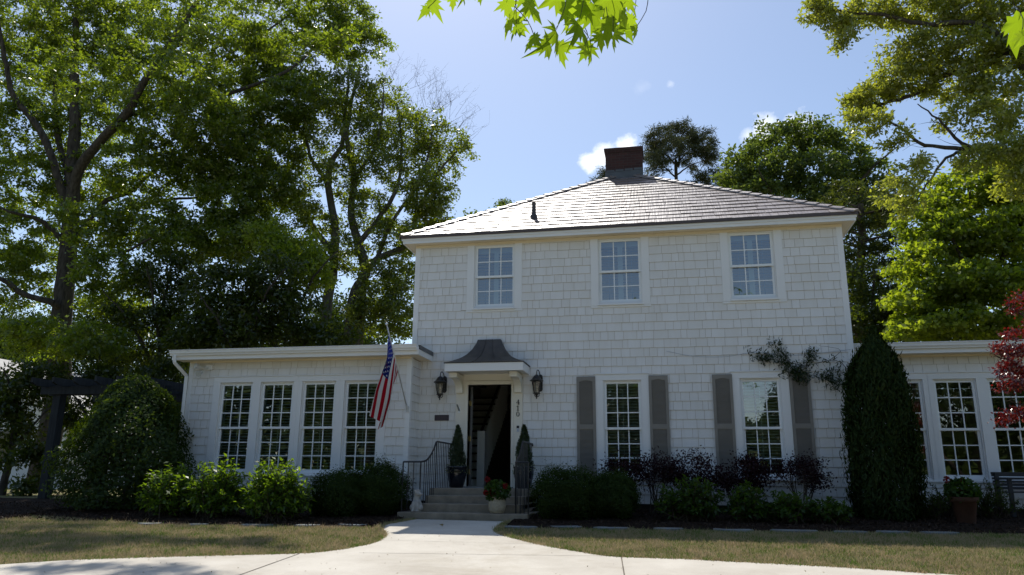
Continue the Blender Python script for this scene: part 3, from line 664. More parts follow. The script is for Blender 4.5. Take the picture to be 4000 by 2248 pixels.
# wings
def wing(x0, x1, y0, ydep, holes, right_return, left_end):
    m = MB(); m.mat = 0; z1 = 2.45
    wall_sheet(m, x0, x1, ZB, z1, y0, y0+.14, holes)
    m.box(x0, x0+.14, y0+.14, ydep, ZB, z1); m.box(x1-.14, x1, y0+.14, ydep, ZB, z1); m.box(x0, x1, ydep, ydep+.1, ZB, z1)
    m.mat = 1
    hs = [(holes[0][0]-.1, holes[-1][1]+.1, .02, 2.04)]
    shingles(m, x0+.06, x1-(.06 if right_return else 0), ZB, z1-.05, hs, lambda x, o, z: (x, y0-o, z))
    if right_return: shingles(m, y0+.07, 0, ZB, z1-.05, [], lambda y, o, z: (x1+o, y, z))
    if left_end: shingles(m, y0+.07, ydep, ZB, z1-.05, [], lambda y, o, z: (x0-o, y, z))
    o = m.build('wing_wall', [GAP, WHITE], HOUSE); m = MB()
    if left_end: m.box(x0-.024, x0+.075, y0-.028, y0, ZB, z1); m.box(x0-.024, x0, y0, y0+.075, ZB, z1); m.build('corner_board', TRIM, HOUSE)
    m = MB()
    if right_return: m.box(x1-.075, x1+.024, y0-.028, y0, ZB, z1); m.box(x1, x1+.024, y0, y0+.075, ZB, z1); m.build('corner_board', TRIM, HOUSE)
    m = MB(); m.box(x0-.22 if left_end else x0+.03, x1+(.25 if right_return else 0), y0-.34, y0+.02, z1-.02, z1); m.box(x0, x1, y0-.05, y0-.026, z1-.06, z1-.021)
    if right_return: m.box(x1, x1+.25, y0+.02, -.03, z1-.02, z1)
    m.build('soffit', SOFF, HOUSE)
    m = MB(); xa, xb = (x0-.24 if left_end else x0+.03), x1+(.27 if right_return else 0)
    m.box(xa, xb, y0-.36, y0-.34, z1-.03, z1+.13)
    if right_return: m.box(xb-.02, xb, y0-.34, -.03, z1-.03, z1+.08)
    m.build('fascia', TRIM, HOUSE)
    m = MB(); m.prism([(y0-.34, z1+.10), (y0-.34, z1+.14), (ydep, z1+.14+.03*(ydep-y0)), (ydep, z1+.001), (y0-.0, z1+.001)], 0, xa+.03, (xb-.025 if right_return else xb))
    if right_return: m.box(xb-.024, xb+.015, y0-.30, -.03, z1+.081, z1+.165)
    m.build('wing_roof', LEAD, HOUSE)
    # K style gutter
    yg = y0-.361; zt, zb = z1+.168, z1+.052
    prof = [(yg, zb), (yg-.05, zb), (yg-.055, zb+.03), (yg-.062, zb+.04), (yg-.085, zb+.085), (yg-.085, zb+.098), (yg-.10, zb+.102), (yg-.10, zt), (yg-.085, zt), (yg-.08, zb+.05), (yg-.045, zb+.008), (yg-.006, zb+.008), (yg-.006, zt-.005), (yg, zt-.005)]
    m = MB(); m.prism(prof, 0, xa-.02, xb-.02); g = m.build('gutter', TRIM, HOUSE)
    return g
gutL = wing(LWX0, LWX1, LWY, 6.2, hA, True, True)
gutR = wing(RWX0, RWX1, RWY, 6.6, hB, False, False)
m = MB()
for a, b in (((-10.22, -1.05, 2.50), (-10.22, -1.02, 2.36)), ((-10.22, -1.02, 2.36), (-10.12, -.70, 2.12)), ((-10.12, -.70, 2.12), (-10.12, -.68, -.35))):
    m.tube([a, b], .042, 4)
m.build('downspout', TRIM, HOUSE)
# siding skirt and foundation
m = MB(); FND = pmat('foundation', (.05, .045, .04), .9, .1)
m.box(XL+.03, XR-.03, .03, DEP, -1.1, ZB); m.box(LWX0+.03, LWX1-.03, LWY+.03, 6, -1.1, ZB); m.box(RWX0+.03, RWX1-.03, RWY+.03, 6, -1.1, ZB); m.build('foundation', FND, HOUSE)
# interior: floors, ceilings, partitions so the rooms are real and dim
m = MB(); m.box(XL+.16, XR-.16, .16, DEP, -.2, -.12); m.box(LWX0+.14, LWX1-.14, LWY+.14, 6.2, -.2, -.12); m.box(RWX0+.14, RWX1-.14, RWY+.14, 6.6, -.2, -.12); m.box(XL+.16, XR-.16, 1.4, DEP, 2.55, 2.75); m.box(XL+.16, XR-.16, .16, 1.4, 2.55, 2.75); m.build('interior_floor', FLOORM, HOUSE)
m = MB(); m.box(-5.12, -5.02, .17, 6, -.12, 2.55); m.box(-2.6, -2.5, .16, 6, -.12, 2.55); m.box(-5.02, -2.6, 5.0, 5.1, -.12, 2.55); m.box(XL+.16, XR-.16, 4.6, 4.7, 2.76, 4.9); m.box(-2.49, XR-.17, 4.6, 4.7, -.11, 2.54); m.box(-.1, 0, .17, 4.6, 2.76, 4.9); m.box(-2.2, -2.1, .17, 4.6, 2.76, 4.9)
m.build('interior_wall', DARKROOM, HOUSE)

# windows
def window(cx, y, zb, zt, hw, rows, cas_l, cas_r, head, blind, style):
    """casing mesh with two sashes, two panes and a blind as sub-parts"""
    c = MB(); p = .034
    c.box(cx-hw-cas_l, cx-hw, y-p, y+.0, zb-.056, zt+.0); c.box(cx+hw, cx+hw+cas_r, y-p, y+.0, zb-.056, zt); c.box(cx-hw, cx+hw, y-.004, y, zb-.056, zb)
    if head:
        c.box(cx-hw-cas_l, cx+hw+cas_r, y-p-.002, y, zt, zt+head)
        ea = .012 if cas_l > .1 else 0; eb = .012 if cas_r > .1 else 0
        c.box(cx-hw-cas_l-ea, cx+hw+cas_r+eb, y-p-.022, y, zt+head, zt+head+.02)
    c.box(cx-hw-.022 if style == 'u' else cx-hw-cas_l, cx+hw+.022 if style == 'u' else cx+hw+cas_r, y-p-.03, y, zb-.055, zb-.022)
    if style == 'u': c.box(cx-hw-cas_l-.01, cx+hw+cas_r+.01, y-p+.004, y, zb-.10, zb-.057)
    else: c.box(cx-hw-cas_l, cx+hw+cas_r, y-p+.004, y, zb-.15, zb-.057)
    # stops inside the opening
    for s in (-1, 1): c.box(cx+s*hw-(.02 if s > 0 else 0), cx+s*hw+(.02 if s < 0 else 0), y+.001, y+.15, zb, zt)
    c.box(cx-hw+.02, cx+hw-.02, y+.001, y+.15, zt-.022, zt); c.box(cx-hw+.02, cx+hw-.02, y+.001, y+.15, zb, zb+.022)
    w = c.build('window', TRIM, HOUSE, bevel=.004)
    mid = (zt+zb)/2-.012; iw = hw-.021
    for k, (za, zc, yy, top) in enumerate(((mid-.022, zt-.022, y+.028, True), (zb+.022, mid+.022, y+.068, False))):
        s = MB(); st = .042; tr = .04 if top else .044; brl = .045 if top else .062
        s.box(cx-iw, cx-iw+st, yy, yy+.036, za, zc); s.box(cx+iw-st, cx+iw, yy, yy+.036, za, zc)
        s.box(cx-iw+st, cx+iw-st, yy+.001, yy+.035, zc-tr, zc); s.box(cx-iw+st, cx+iw-st, yy+.001, yy+.035, za, za+brl)
        gx0, gx1, g0, g1 = cx-iw+st, cx+iw-st, za+brl, zc-tr
        for q in (1, 2): xx = gx0+(gx1-gx0)*q/3; s.box(xx-.010, xx+.010, yy+.006, yy+.03, g0, g1)
        for q in range(1, rows): zz = g0+(g1-g0)*q/rows; s.box(gx0, gx1, yy+.008, yy+.028, zz-.010, zz+.010)
        s.build('sash', SASH, w)
        gpm = MB(); gpm.face([(gx0, yy+.018, g0), (gx1, yy+.018, g0), (gx1, yy+.018, g1), (gx0, yy+.018, g1)]); gpm.build('pane', GLASS, w)
    if blind:
        b = MB(); yb = y+.20; z = zb+.03; tilt = .12 if style == 'u' else .34; wid = .030 if style == 'u' else .026; stp = .074 if style == 'u' else .060
        xs = [(cx-hw, cx+hw)]
        if style == 'u':
            for s in (-1, 1): b.box(cx+s*hw-(.03 if s > 0 else 0), cx+s*hw+(.03 if s < 0 else 0), yb-.015, yb+.015, zb, zt)
            b.box(cx-.052, cx+.052, yb-.016, yb+.016, zb, zt); b.box(cx-hw+.03, cx+hw-.03, yb-.014, yb+.014, zt-.13, zt); b.box(cx-hw+.03, cx+hw-.03, yb-.014, yb+.014, zb, zb+.08)
            xs = [(cx-hw+.03, cx-.052), (cx+.052, cx+hw-.03)]
        else:
            b.box(cx-hw, cx+hw, yb-.03, yb+.03, zt-.10, zt-.0)
            b.box(cx-hw, cx-hw+.035, yb-.013, yb+.013, zb, zt-.1); b.box(cx+hw-.035, cx+hw, yb-.013, yb+.013, zb, zt-.1)
            xs = [(cx-hw+.035, cx+hw-.035)]
        while z < zt-.12:
            for (a, e) in xs:
                M_ = Matrix.Translation((0, yb, z)) @ Matrix.Rotation(tilt, 4, 'X'); b.mat = 1 if style == 'u' else 0; b.box(a, e, -wid, wid, -.004, .004, M_)
            z += stp
        for (a, e) in xs: b.box((a+e)/2-.006, (a+e)/2+.006, yb-wid-.02, yb-wid-.008, zb+.1, zt-.16)
        b.build('blind', [BLIND, SLAT], w)
    return w
for x in U_X: window(x, 0, 3.55, 4.93, OPU, 2, .155, .155, 0, True, 'u')
for x in L_X: window(x, 0, .10, 1.964, OPH, 3, .152, .152, .12, True, 'l')
for i, x in enumerate(A_X): window(x, LWY, .10, 1.964, OPH, 3, .156 if i == 0 else .0925, .156 if i == 3 else .0925, .115, True, 'l')
for i, x in enumerate(B_X): window(x, RWY, .10, 1.964, OPH, 3, .17 if i == 0 else .0925, .156 if i == 3 else .0925, .115, False, 'l')
# a small ceiling light seen through the right wing glass is not lit enough to read; rooms stay dim
# shutters
def shutter(x0):
    x1 = x0+.375; m = MB(); y = -.032
    z0, z1, zm = .02, 2.043, 1.05
    m.box(x0, x0+.055, y-.028, y, z0, z1); m.box(x1-.055, x1, y-.028, y, z0, z1)
    for a, b in ((z0, z0+.09), (zm-.05, zm+.045), (z1-.075, z1)): m.box(x0+.055, x1-.055, y-.027, y-.001, a, b)
    for a, b in ((z0+.09, zm-.05), (zm+.045, z1-.075)):
        z = a+.012
        while z < b-.005:
            m.box(x0+.055, x1-.055, -.011, .011, -.003, .003, Matrix.Translation((0, y-.013, z)) @ Matrix.Rotation(.75, 4, 'X')); z += .0225
        m.box(x0+.055, x1-.055, y-.004, y-.002, a, b)
    # arched top rail
    for k in range(8):
        t = (k+.5)/8; xx = x0+.055+(.265)*t; hgt = .03*(1-math.sin(math.pi*t)); m.box(xx-.0166, xx+.0166, y-.0265, y-.006, z1-.075-hgt-.001, z1-.074)
    m.build('shutter', SHUT, HOUSE, bevel=.003)
for x in (-1.802, -.377, .842, 2.262): shutter(x)

# doorway
m = MB()
m.box(-4.307, -4.13, -.03, 0, -.16, 2.0); m.box(-3.092, -2.905, -.03, 0, -.16, 2.0)
m.box(-4.307, -2.905, -.031, 0, 2.0, 2.16)
m.box(-4.13, -4.052, -.045, .16, -.116, 1.992); m.box(-3.14, -3.092, -.045, .16, -.116, 1.992); m.box(-4.052, -3.14, -.045, .16, 1.915, 1.992)
m.build('door_frame', CREAM, HOUSE, bevel=.004)
m = MB(); m.box(-4.10, -3.09, -.10, .16, -.155, -.117); m.build('threshold', pmat('aluminium_sill', (.32, .32, .31), .5, .5), HOUSE)
DM = Matrix.Translation((-4.045, .17, 0)) @ Matrix.Rotation(.27, 4, 'Z') @ Matrix.Translation((4.045, -.17, 0))
dm = MB(); dm.box(-4.045, -4.0, .17, 1.05, -.10, 1.90, DM)
for a, b in ((.0, .9), (1.0, 1.8)): dm.box(-4.0, -3.992, .30, .55, a, b, DM); dm.box(-4.0, -3.992, .67, .92, a, b, DM)
DOORO = dm.build('door', pmat('door_paint', (.10, .10, .10), .4, .5), HOUSE)
for z in (1.5, .78, .12):
    m = MB(); m.box(-4.046, -4.034, .04, .155, z, z+.1); m.tube([(-4.03, .162, z), (-4.03, .162, z+.1)], .007, 8); m.build('hinge', BRASS, DOORO)
# hood over the door
HX0, HX1, HY = -4.36, -2.767, -.75
m = MB(); m.box(HX0, HX1, HY, HY+.03, 2.10, 2.262); m.box(HX0, HX0+.03, HY+.03, -.02, 2.10, 2.262); m.box(HX1-.03, HX1, HY+.03, -.02, 2.10, 2.262); m.box(HX0+.03, HX1-.03, HY+.03, -.02, 2.125, 2.145)
HOOD = m.build('door_hood', TRIM, HOUSE, bevel=.004)
HF = [0, .13, .27, .5, .68, .84, .96, 1]; HH = [0, .035, .11, .24, .40, .62, .86, 1]
def hood_ring(t):
    f = float(np.interp(t, HH, HF)); return HX0-.015+(-3.845-HX0+.015)*f, HX1+.015-(HX1+.015+3.36)*f, HY-.015+.64*f, 2.284+.556*t
m = MB(); n = 18; prev = None
m.box(HX0-.016, HX1+.016, HY-.016, -.021, 2.263, 2.283)
for k in range(n+1):
    x0, x1, y0, zz = hood_ring((k/n)**1.4); ring = [(x0, y0, zz), (x1, y0, zz), (x1, -.02, zz), (x0, -.02, zz)]
    if prev:
        for a, b in ((0, 1), (1, 2), (3, 0)): m.face([prev[a], prev[b], ring[b], ring[a]])
    prev = ring
m.face(prev)
for f in (.36, .64):
    pts = []
    for k in range(n+1):
        x0, x1, y0, zz = hood_ring((k/n)**1.4); pts.append((x0+(x1-x0)*f, y0-.004, zz+.002))
    m.tube(pts, .007, 6)
m.build('hood_roof', COPPER, HOOD)
for xc in (-4.225, -2.99):
    m = MB(); m.box(xc-.078, xc+.078, -.60, -.02, 2.00, 2.098)
    prof = [(-.03, 1.745), (-.115, 1.745)]+[(-.115-.36*(1-math.cos(t)), 1.79+.208*math.sin(t)) for t in np.linspace(0, math.pi/2, 9)]+[(-.03, 1.998)]
    m.prism(prof, 0, xc-.072, xc+.072); m.build('bracket', CREAM, HOOD)

# house number, bell, plaque
NUM = thing('house_number', 'black metal house number 410 set upright on white trim right of the door', 'house number', (-3.0, -.03, 1.31))
def arcpoly(cx, cz, rx, rz, n=28): return [(cx+rx*math.cos(2*math.pi*k/n), cz+rz*math.sin(2*math.pi*k/n)) for k in range(n)]
def digit(kind, cz):
    m = MB(); x = -3.0; y0, y1 = -.046, -.031; h = .049
    if kind == '0':
        a = arcpoly(x, cz, .033, h); b = arcpoly(x, cz, .021, h-.006); n = len(a)
        for k in range(n):
            k2 = (k+1) % n
            m.face([(a[k][0], y0, a[k][1]), (a[k2][0], y0, a[k2][1]), (b[k2][0], y0, b[k2][1]), (b[k][0], y0, b[k][1])])
            m.face([(a[k][0], y1, a[k][1]), (a[k2][0], y1, a[k2][1]), (a[k2][0], y0, a[k2][1]), (a[k][0], y0, a[k][1])])
            m.face([(b[k][0], y0, b[k][1]), (b[k2][0], y0, b[k2][1]), (b[k2][0], y1, b[k2][1]), (b[k][0], y1, b[k][1])])
    elif kind == '1':
        m.box(x-.007, x+.007, y0, y1, cz-h, cz+h); m.box(x-.022, x+.022, y0, y1-.001, cz-h-.001, cz-h+.009)
        m.prism([(x-.026, cz+h-.026), (x-.007, cz+h-.012), (x-.007, cz+h), (x-.012, cz+h-.004), (x-.026, cz+h-.018)], 1, y0+.001, y1)
    else:
        m.box(x+.004, x+.019, y0, y1, cz-h, cz+h); m.box(x-.034, x+.034, y0+.001, y1, cz-.022, cz-.012); m.box(x-.008, x+.031, y0, y1-.001, cz-h-.001, cz-h+.008)
        m.prism([(x-.034, cz-.012), (x-.026, cz-.012), (x+.012, cz+h-.006), (x+.012, cz+h)], 1, y0+.002, y1)
    m.build('digit', IRON, NUM)
digit('4', 1.551); digit('1', 1.43); digit('0', 1.309)
BELL = thing('doorbell', 'black and white video doorbell on the trim right of the door', 'doorbell', (-2.996, -.03, 1.0))
m = MB(); m.box(-3.024, -2.968, -.052, -.031, .952, 1.078); m.build('body', pmat('white_plastic', (.6, .62, .65), .4, .5), BELL, bevel=.006)
m = MB(); m.box(-3.022, -2.970, -.056, -.0522, 1.026, 1.076); m.build('camera_face', IRON, BELL)
m = MB(); m.tube([(-2.996, -.058, .99), (-2.996, -.0522, .99)], .012, 16); m.build('button', pmat('bell_button', (.35, .42, .55), .3, .5), BELL)
PL = thing('wall_plaque', 'dark bronze wall plaque left of the door below the lantern', 'plaque', (-4.6, -.02, 1.19))
m = MB(); m.box(-4.755, -4.448, -.034, -.018, 1.188, 1.305); m.build('plate', pmat('plaque_bronze', (.05, .035, .045), .5, .5), PL, bevel=.008)
m = MB()
for z in (1.222, 1.247, 1.272): m.box(-4.70, -4.50, -.0365, -.0342, z-.003, z+.003)
m.build('relief', pmat('plaque_relief', (.09, .07, .075), .5, .5), PL)
FB = thing('flag_bracket', 'small empty white metal flag bracket on the wall left of the door', 'bracket', (-4.25, -.03, 1.4))
m = MB(); m.box(-4.255, -4.205, -.036, -.03, 1.34, 1.46); m.build('plate', TRIM, FB); m = MB(); m.tube([(-4.23, -.04, 1.39), (-4.25, -.14, 1.50)], .016, 10); m.build('socket', pmat('bracket_metal', (.4, .4, .38), .4, .5, .8), FB)

# wall lanterns
def lglass():
    m, n, l = new_mat('lantern_glass'); t = n.new('ShaderNodeBsdfTransparent'); t.inputs[0].default_value = (.7, .7, .66, 1); g = n.new('ShaderNodeBsdfGlossy'); g.inputs['Roughness'].default_value = .05
    mx = n.new('ShaderNodeMixShader'); mx.inputs[0].default_value = .07; l.new(t.outputs[0], mx.inputs[1]); l.new(g.outputs[0], mx.inputs[2]); o = n.new('ShaderNodeOutputMaterial'); l.new(mx.outputs[0], o.inputs[0]); return m
LGLASS = lglass()
def lantern(cx, side_label):
    z0 = 1.60; y = -.17
    t = thing('wall_lantern', side_label, 'lantern', (cx, 0, z0), 'black wall lanterns flanking the front door')
    m = MB(); m.box(cx+.01, cx+.10, -.03, -.015, 1.80, 2.06); m.ball((cx+.055, -.03, 2.06), (.045, .015, .045)); m.ball((cx+.055, -.03, 1.80), (.045, .015, .045)); m.build('back_plate', LANT, t)
    m = MB(); pts = [(cx+.05, -.03, 2.02), (cx+.045, -.075, 2.12), (cx+.03, -.12, 2.175), (cx+.01, -.16, 2.17), (cx, y, 2.12), (cx, y, 2.07)]
    m.tube(smooth_path(pts, 16), .0095, 8); m.build('arm', LANT, t, smooth=True)
    m = MB(); k6 = 6
    m.lathe([(.022, 2.085-z0), (.03, 2.075-z0), (.055, 2.06-z0), (.075, 2.03-z0), (.095, 1.995-z0), (.14, 1.965-z0), (.14, 1.955-z0), (.105, 1.945-z0), (.10, 1.94-z0)], (cx, y, z0), k6*2); m.build('cap', LANT, t)
    m = MB()
    for j in range(6):
        a = math.pi/6+j*math.pi/3; a2 = a+math.pi/3
        p0 = (cx+.098*math.cos(a), y+.098*math.sin(a), 1.945); p1 = (cx+.058*math.cos(a), y+.058*math.sin(a), 1.725); m.tube([p0, p1], .0075, 5)
        p2 = (cx+.098*math.cos(a2), y+.098*math.sin(a2), 1.945); m.tube([p0, p2], .008, 5)
    m.build('cage', LANT, t)
    m = MB()
    for j in range(6):
        a = math.pi/6+j*math.pi/3; a2 = a+math.pi/3; q = [(cx+r*math.cos(b), y+r*math.sin(b), z) for r, b, z in ((.094, a, 1.94), (.094, a2, 1.94), (.055, a2, 1.728), (.055, a, 1.728))]; m.face(q)
    m.build('glass', LGLASS, t)
    m = MB(); m.lathe([(.064, .128), (.072, .118), (.07, .105), (.04, .10), (.012, .05), (.010, .03), (.016, .02), (.008, 0)][::-1], (cx, y, z0-.005), 12)
    for j in range(3):
        a = j*2.09+.5; pts = [(cx+.058*math.cos(a), y+.058*math.sin(a), z0+.10), (cx+.05*math.cos(a), y+.05*math.sin(a), z0+.06), (cx+.015*math.cos(a), y+.015*math.sin(a), z0+.035)]; m.tube(smooth_path(pts, 8), .007, 6)
    m.build('finial', LANT, t)
    m = MB(); m.tube([(cx, y, 1.73), (cx, y, 1.80)], .016, 10); m.ball((cx, y, 1.835), (.018, .018, .032)); m.build('bulb', pmat('bulb', (.7, .62, .45), .3, .5), t)
lantern(-4.615, 'black wall lantern left of the front door above the plaque'); lantern(-2.595, 'black wall lantern right of the front door beside the house number')

# flood light on the left wing
FL = thing('flood_light', 'white twin flood light under the gutter at the left wing corner', 'flood light', (-9.75, LWY, 2.25))
m = MB(); m.box(-9.70, -9.55, LWY-.06, LWY-.02, 2.24, 2.36); m.build('mount', TRIM, FL, bevel=.006)
for (dx, dz, ax) in ((-.2, .0, (-.09, -.10, .03)), (-.14, -.13, (-.01, -.12, -.07))):
    c = np.array([-9.62, LWY-.08, 2.28]); e = np.array([-9.62+dx, LWY-.14, 2.30+dz]); m = MB(); d = norm(np.array(ax)); m.tube([c, e], .012, 6); m.tube([e-d*.05, e, e+d*.05, e+d*.075], [.03, .04, .062, .065], 14); m.build('lamp_head', pmat('flood_white', (.6, .6, .57), .4, .5), FL)

# staircase in the hall
ST = thing('staircase', 'grey hallway staircase with dark handrail seen through the open door', 'staircase', (-4.5, 1.3, -.12))
for k in range(12):
    z = -.12+k*.185; y = 1.35+k*.255
    m = MB(); m.box(-5.0, -4.10, y, y+.26, z, z+.15); m.mat = 1; m.box(-5.0, -4.08, y-.03, y+.26, z+.151, z+.185); m.build('step', [STAIRW, STAIRD], ST)
m = MB(); m.box(-4.13, -3.96, 1.14, 1.31, -.12, 1.05); m.build('newel_post', STAIRW, ST, bevel=.006)
m = MB(); m.tube([(-4.05, 1.2, 1.06), (-4.05, 1.35+11*.255, 1.06+11*.185+.02)], .032, 8); m.build('handrail', STAIRD, ST)
m = MB(); m.prism([(1.32, -.12), (4.4, -.12), (4.4, 2.2), (1.32, -.10)], 0, -4.098, -4.075); m.build('stringer', STAIRD, ST)
for k in range(10):
    y = 1.45+k*.255; z = .065+k*.185
    for q in (0, .125): m = MB(); m.box(-4.065, -4.04, y+q, y+q+.025, z+q*.7-.1, z+.93+q*.7); m.build('baluster', STAIRW, ST)

# front steps
FS = thing('front_steps', 'grey concrete front steps rising to the open door', 'steps', (-3.55, -1.2, -.69))
def step(x0, x1, y0, z0, z1):
    m = MB(); m.box(x0, x1, y0, -.05, z0, z1); m.build('step', STEP, FS, bevel=.012)
step(-4.74, -2.42, -2.10, -.80, -.548); step(-4.42, -2.62, -1.79, -.60, -.407); step(-4.44, -2.62, -1.46, -.5, -.270); step(-4.46, -2.62, -1.13, -.4, -.142)

# railings
def railing(x, xe, label):
    t = thing('stair_railing', label, 'railing', (x, -1.0, -.6), 'black iron railings beside the front steps')
    top = [(x, -.03, .715), (x, -1.02, .715), (x, -1.10, .70)]; crv = smooth_path([(x, -1.10, .70), (x-.0, -1.24, .565), (x, -1.45, .435), (x, -1.68, .345), (x+(xe-x)*.12, -1.84, .318)], 18); lat = smooth_path([(x+(xe-x)*.12, -1.84, .318), (x+(xe-x)*.45, -1.93, .315), (xe, -1.90, .315)], 9)
    path = np.vstack([top, crv[1:], lat[1:]])
    m = MB(); m.tube(path, .017, 6); m.ball((x, -.05, .69), .022); m.build('handrail', IRON, t)
    def zt(y): 
        return float(np.interp(-y, -path[:-8, 1], path[:-8, 2]))
    def floor(y): return -.142 if y > -1.13 else (-.27 if y > -1.46 else (-.407 if y > -1.79 else -.548))
    for k, y in enumerate(np.arange(-.12, -1.80, -.118)):
        m = MB(); r = .0075 if k not in (8,) else .012; m.tube([(x, y, floor(y)-.01), (x, y, zt(y))], r, 6); m.build('baluster', IRON, t)
    for f in (.12, .45, .72, 1.0):
        px = x+(xe-x)*f; py = -1.84-.07*min(1, f*2); m = MB(); m.tube([(px, py, -.56 if f < 1 else -.6), (px, py, .315)], .013 if f in (.12, 1.0) else .0085, 6); m.build('baluster', IRON, t)
railing(-4.375, -4.73, 'black iron railing with curved handrail left of the front steps'); railing(-2.70, -2.44, 'black iron railing with curved handrail right of the front steps')

# ------------------------------------------------------------------ pots and ornaments
def potted_cypress(x, y, z, label, lean=0):
    t = thing('potted_cypress', label, 'potted plant', (x, y, z), 'potted cypresses flanking the front door')
    m = MB(); m.lathe([(.11, 0), (.13, .01), (.155, .10), (.185, .22), (.195, .32), (.19, .37), (.205, .385), (.205, .41), (.18, .41), (.17, .37)], (x, y, z), 24); m.build('pot', GLAZE, t, smooth=True)
    n = 5200; hh = rng.uniform(0, 1, n)**1.2; rad = (.18*(1-hh)**.75*(.75+.5*np.minimum(hh*3, 1)*.5)+.012)*np.sqrt(rng.uniform(.05, 1, n)); an = rng.uniform(0, 2*math.pi, n)
    rad *= 1+.25*np.sin(an*3+hh*9)
    C0 = np.stack([x+rad*np.cos(an)+lean*hh, y+rad*np.sin(an), z+.40+hh*.80], 1); up = np.stack([np.cos(an)*.35, np.sin(an)*.35, np.ones(n)], 1)
    v, f = leaf_geo(C0, .075, .014, .0, .1, tang=up, droop=0); np_mesh('foliage', v, f, CYPL, t)
    n = 160; an = rng.uniform(0, 2*math.pi, n); C1 = np.stack([x+.19*np.cos(an), y+.19*np.sin(an), z+.42-rng.uniform(-.05, .16, n)**1], 1); C1[:, :2] += rng.normal(size=(n, 2))*.03
    v, f = leaf_geo(C1, .035, .025, .3); np_mesh('trailing_leaves', v, f, GREYL, t)
potted_cypress(-4.14, -.42, -.142, 'cypress in a dark glazed pot left of the open door'); potted_cypress(-2.80, -.42, -.142, 'cypress in a dark glazed pot right of the open door behind the railing')
def geranium(x, y, z, prof, potm, label, s=1.0, nf=6):
    t = thing('potted_geranium', label, 'potted plant', (x, y, z)); h = prof[-1][1]
    m = MB(); m.lathe(prof, (x, y, z), 26); m.build('pot', potm, t, smooth=True)
    n = 700; C0 = norm(rng.normal(size=(n, 3)))*np.array([.24, .22, .20])*s*(rng.uniform(.2, 1, (n, 1))**.4)+np.array([x, y, z+h+.12*s]); v, f = leaf_geo(C0, .065*s, .06*s, .7); np_mesh('leaves', v, f, GERL, t)
    for q in range(nf):
        c = np.array([x, y, z+h+.17*s])+np.array([random.uniform(-.25, .25), random.uniform(-.24, .02), random.uniform(-.1, .18)])*s
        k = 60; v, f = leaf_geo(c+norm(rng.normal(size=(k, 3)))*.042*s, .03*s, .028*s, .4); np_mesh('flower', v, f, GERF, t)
pg = P(1255, 1289, -1.93)
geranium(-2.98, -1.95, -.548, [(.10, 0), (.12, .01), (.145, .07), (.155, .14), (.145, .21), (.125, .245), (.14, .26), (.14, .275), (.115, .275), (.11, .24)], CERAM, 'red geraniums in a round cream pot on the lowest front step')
tp = PG(2432, 1322)
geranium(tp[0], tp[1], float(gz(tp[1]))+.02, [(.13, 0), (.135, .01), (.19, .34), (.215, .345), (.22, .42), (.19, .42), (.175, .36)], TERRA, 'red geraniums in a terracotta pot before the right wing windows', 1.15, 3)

# stone dog statue on the lowest step
SX, SY, SZ = -4.43, -1.97, -.548
STA = thing('dog_statue', 'small pale stone seated dog statue on the left of the lowest step', 'statue', (SX, SY, SZ))
sb = MB(); sb.lathe([(.085, 0), (.088, .02), (.08, .03), (.095, .06), (.10, .10), (.085, .16), (.062, .21), (.052, .25), (.05, .28)], (SX, SY, SZ), 18)
sb.ball((SX-.075, SY-.01, SZ+.075), (.045, .07, .06)); sb.ball((SX+.075, SY-.01, SZ+.075), (.045, .07, .06))
for s in (-1, 1): sb.tube([(SX+s*.035, SY-.06, SZ+.18), (SX+s*.037, SY-.085, SZ+.10), (SX+s*.037, SY-.09, SZ+.02)], [.03, .024, .026], 10); sb.ball((SX+s*.037, SY-.105, SZ+.02), (.026, .036, .02))
sb.ball((SX+.015, SY-.01, SZ+.315), (.065, .06, .055)); sb.ball((SX+.07, SY-.035, SZ+.30), (.04, .034, .03)); sb.ball((SX+.105, SY-.045, SZ+.308), .012)
for dx in (-.035, .05): sb.ball((SX+dx, SY+.03, SZ+.30), (.022, .03, .05))
for k in range(10): sb.ball((SX+.01+random.uniform(-.05, .05), SY+random.uniform(-.04, .03), SZ+.355+random.uniform(-.01, .015)), .022, 8, 5)
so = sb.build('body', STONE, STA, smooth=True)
rm = so.modifiers.new('remesh', 'REMESH'); rm.mode = 'VOXEL'; rm.voxel_size = .008; rm.use_smooth_shade = True
# path light right of the steps
LX, LY = P(2063*.644, 1895*.644, -.75)[0], -.75
PLT = thing('path_light', 'small black stake light right of the front steps', 'path light', (LX, LY, -.6))
m = MB(); m.tube([(LX+.03, LY, -.62), (LX, LY, -.05)], .01, 6); m.build('stake', IRON, PLT); m = MB(); m.tube([(LX-.02, LY-.02, -.04), (LX+.03, LY-.05, .03)], [.03, .035], 12); m.build('lamp_head', IRON, PLT)
# fallen leaves on the walk
for (x, y, lab) in ((1110, 1324, 'curled dry leaf lying on the shaded walkway below the steps'), (1202, 1325, 'tiny dark leaf scrap on the shaded walkway right of the curled leaf')):
    p = PG(x, y, .03); L = .07 if x < 1150 else .025; v, f = leaf_geo(np.array([p+[0, 0, .008], p+[.02, .01, .015]])[:2 if x < 1150 else 1], L, L*.6, .8, .35); tag(np_mesh('fallen_leaf', v, f, leaf_mat('dry_leaf', (.2, .15, .08), (.28, .22, .12), .2, .03)), lab, 'leaf')

n = 260; lx = rng.uniform(-8, 3, n); ly = rng.uniform(-9, -2.3, n); ok = inside(outline, lx, ly); lp = np.stack([lx, ly, gz(ly)+.026], 1)[ok]; v, f = leaf_geo(lp, .028, .012, 1.5, .2)
o = np_mesh('leaf_litter', v, f, leaf_mat('litter', (.12, .09, .05), (.3, .25, .15), .1, .02)); o['kind'] = 'stuff'; o['label'] = 'specks of leaf litter on the concrete'
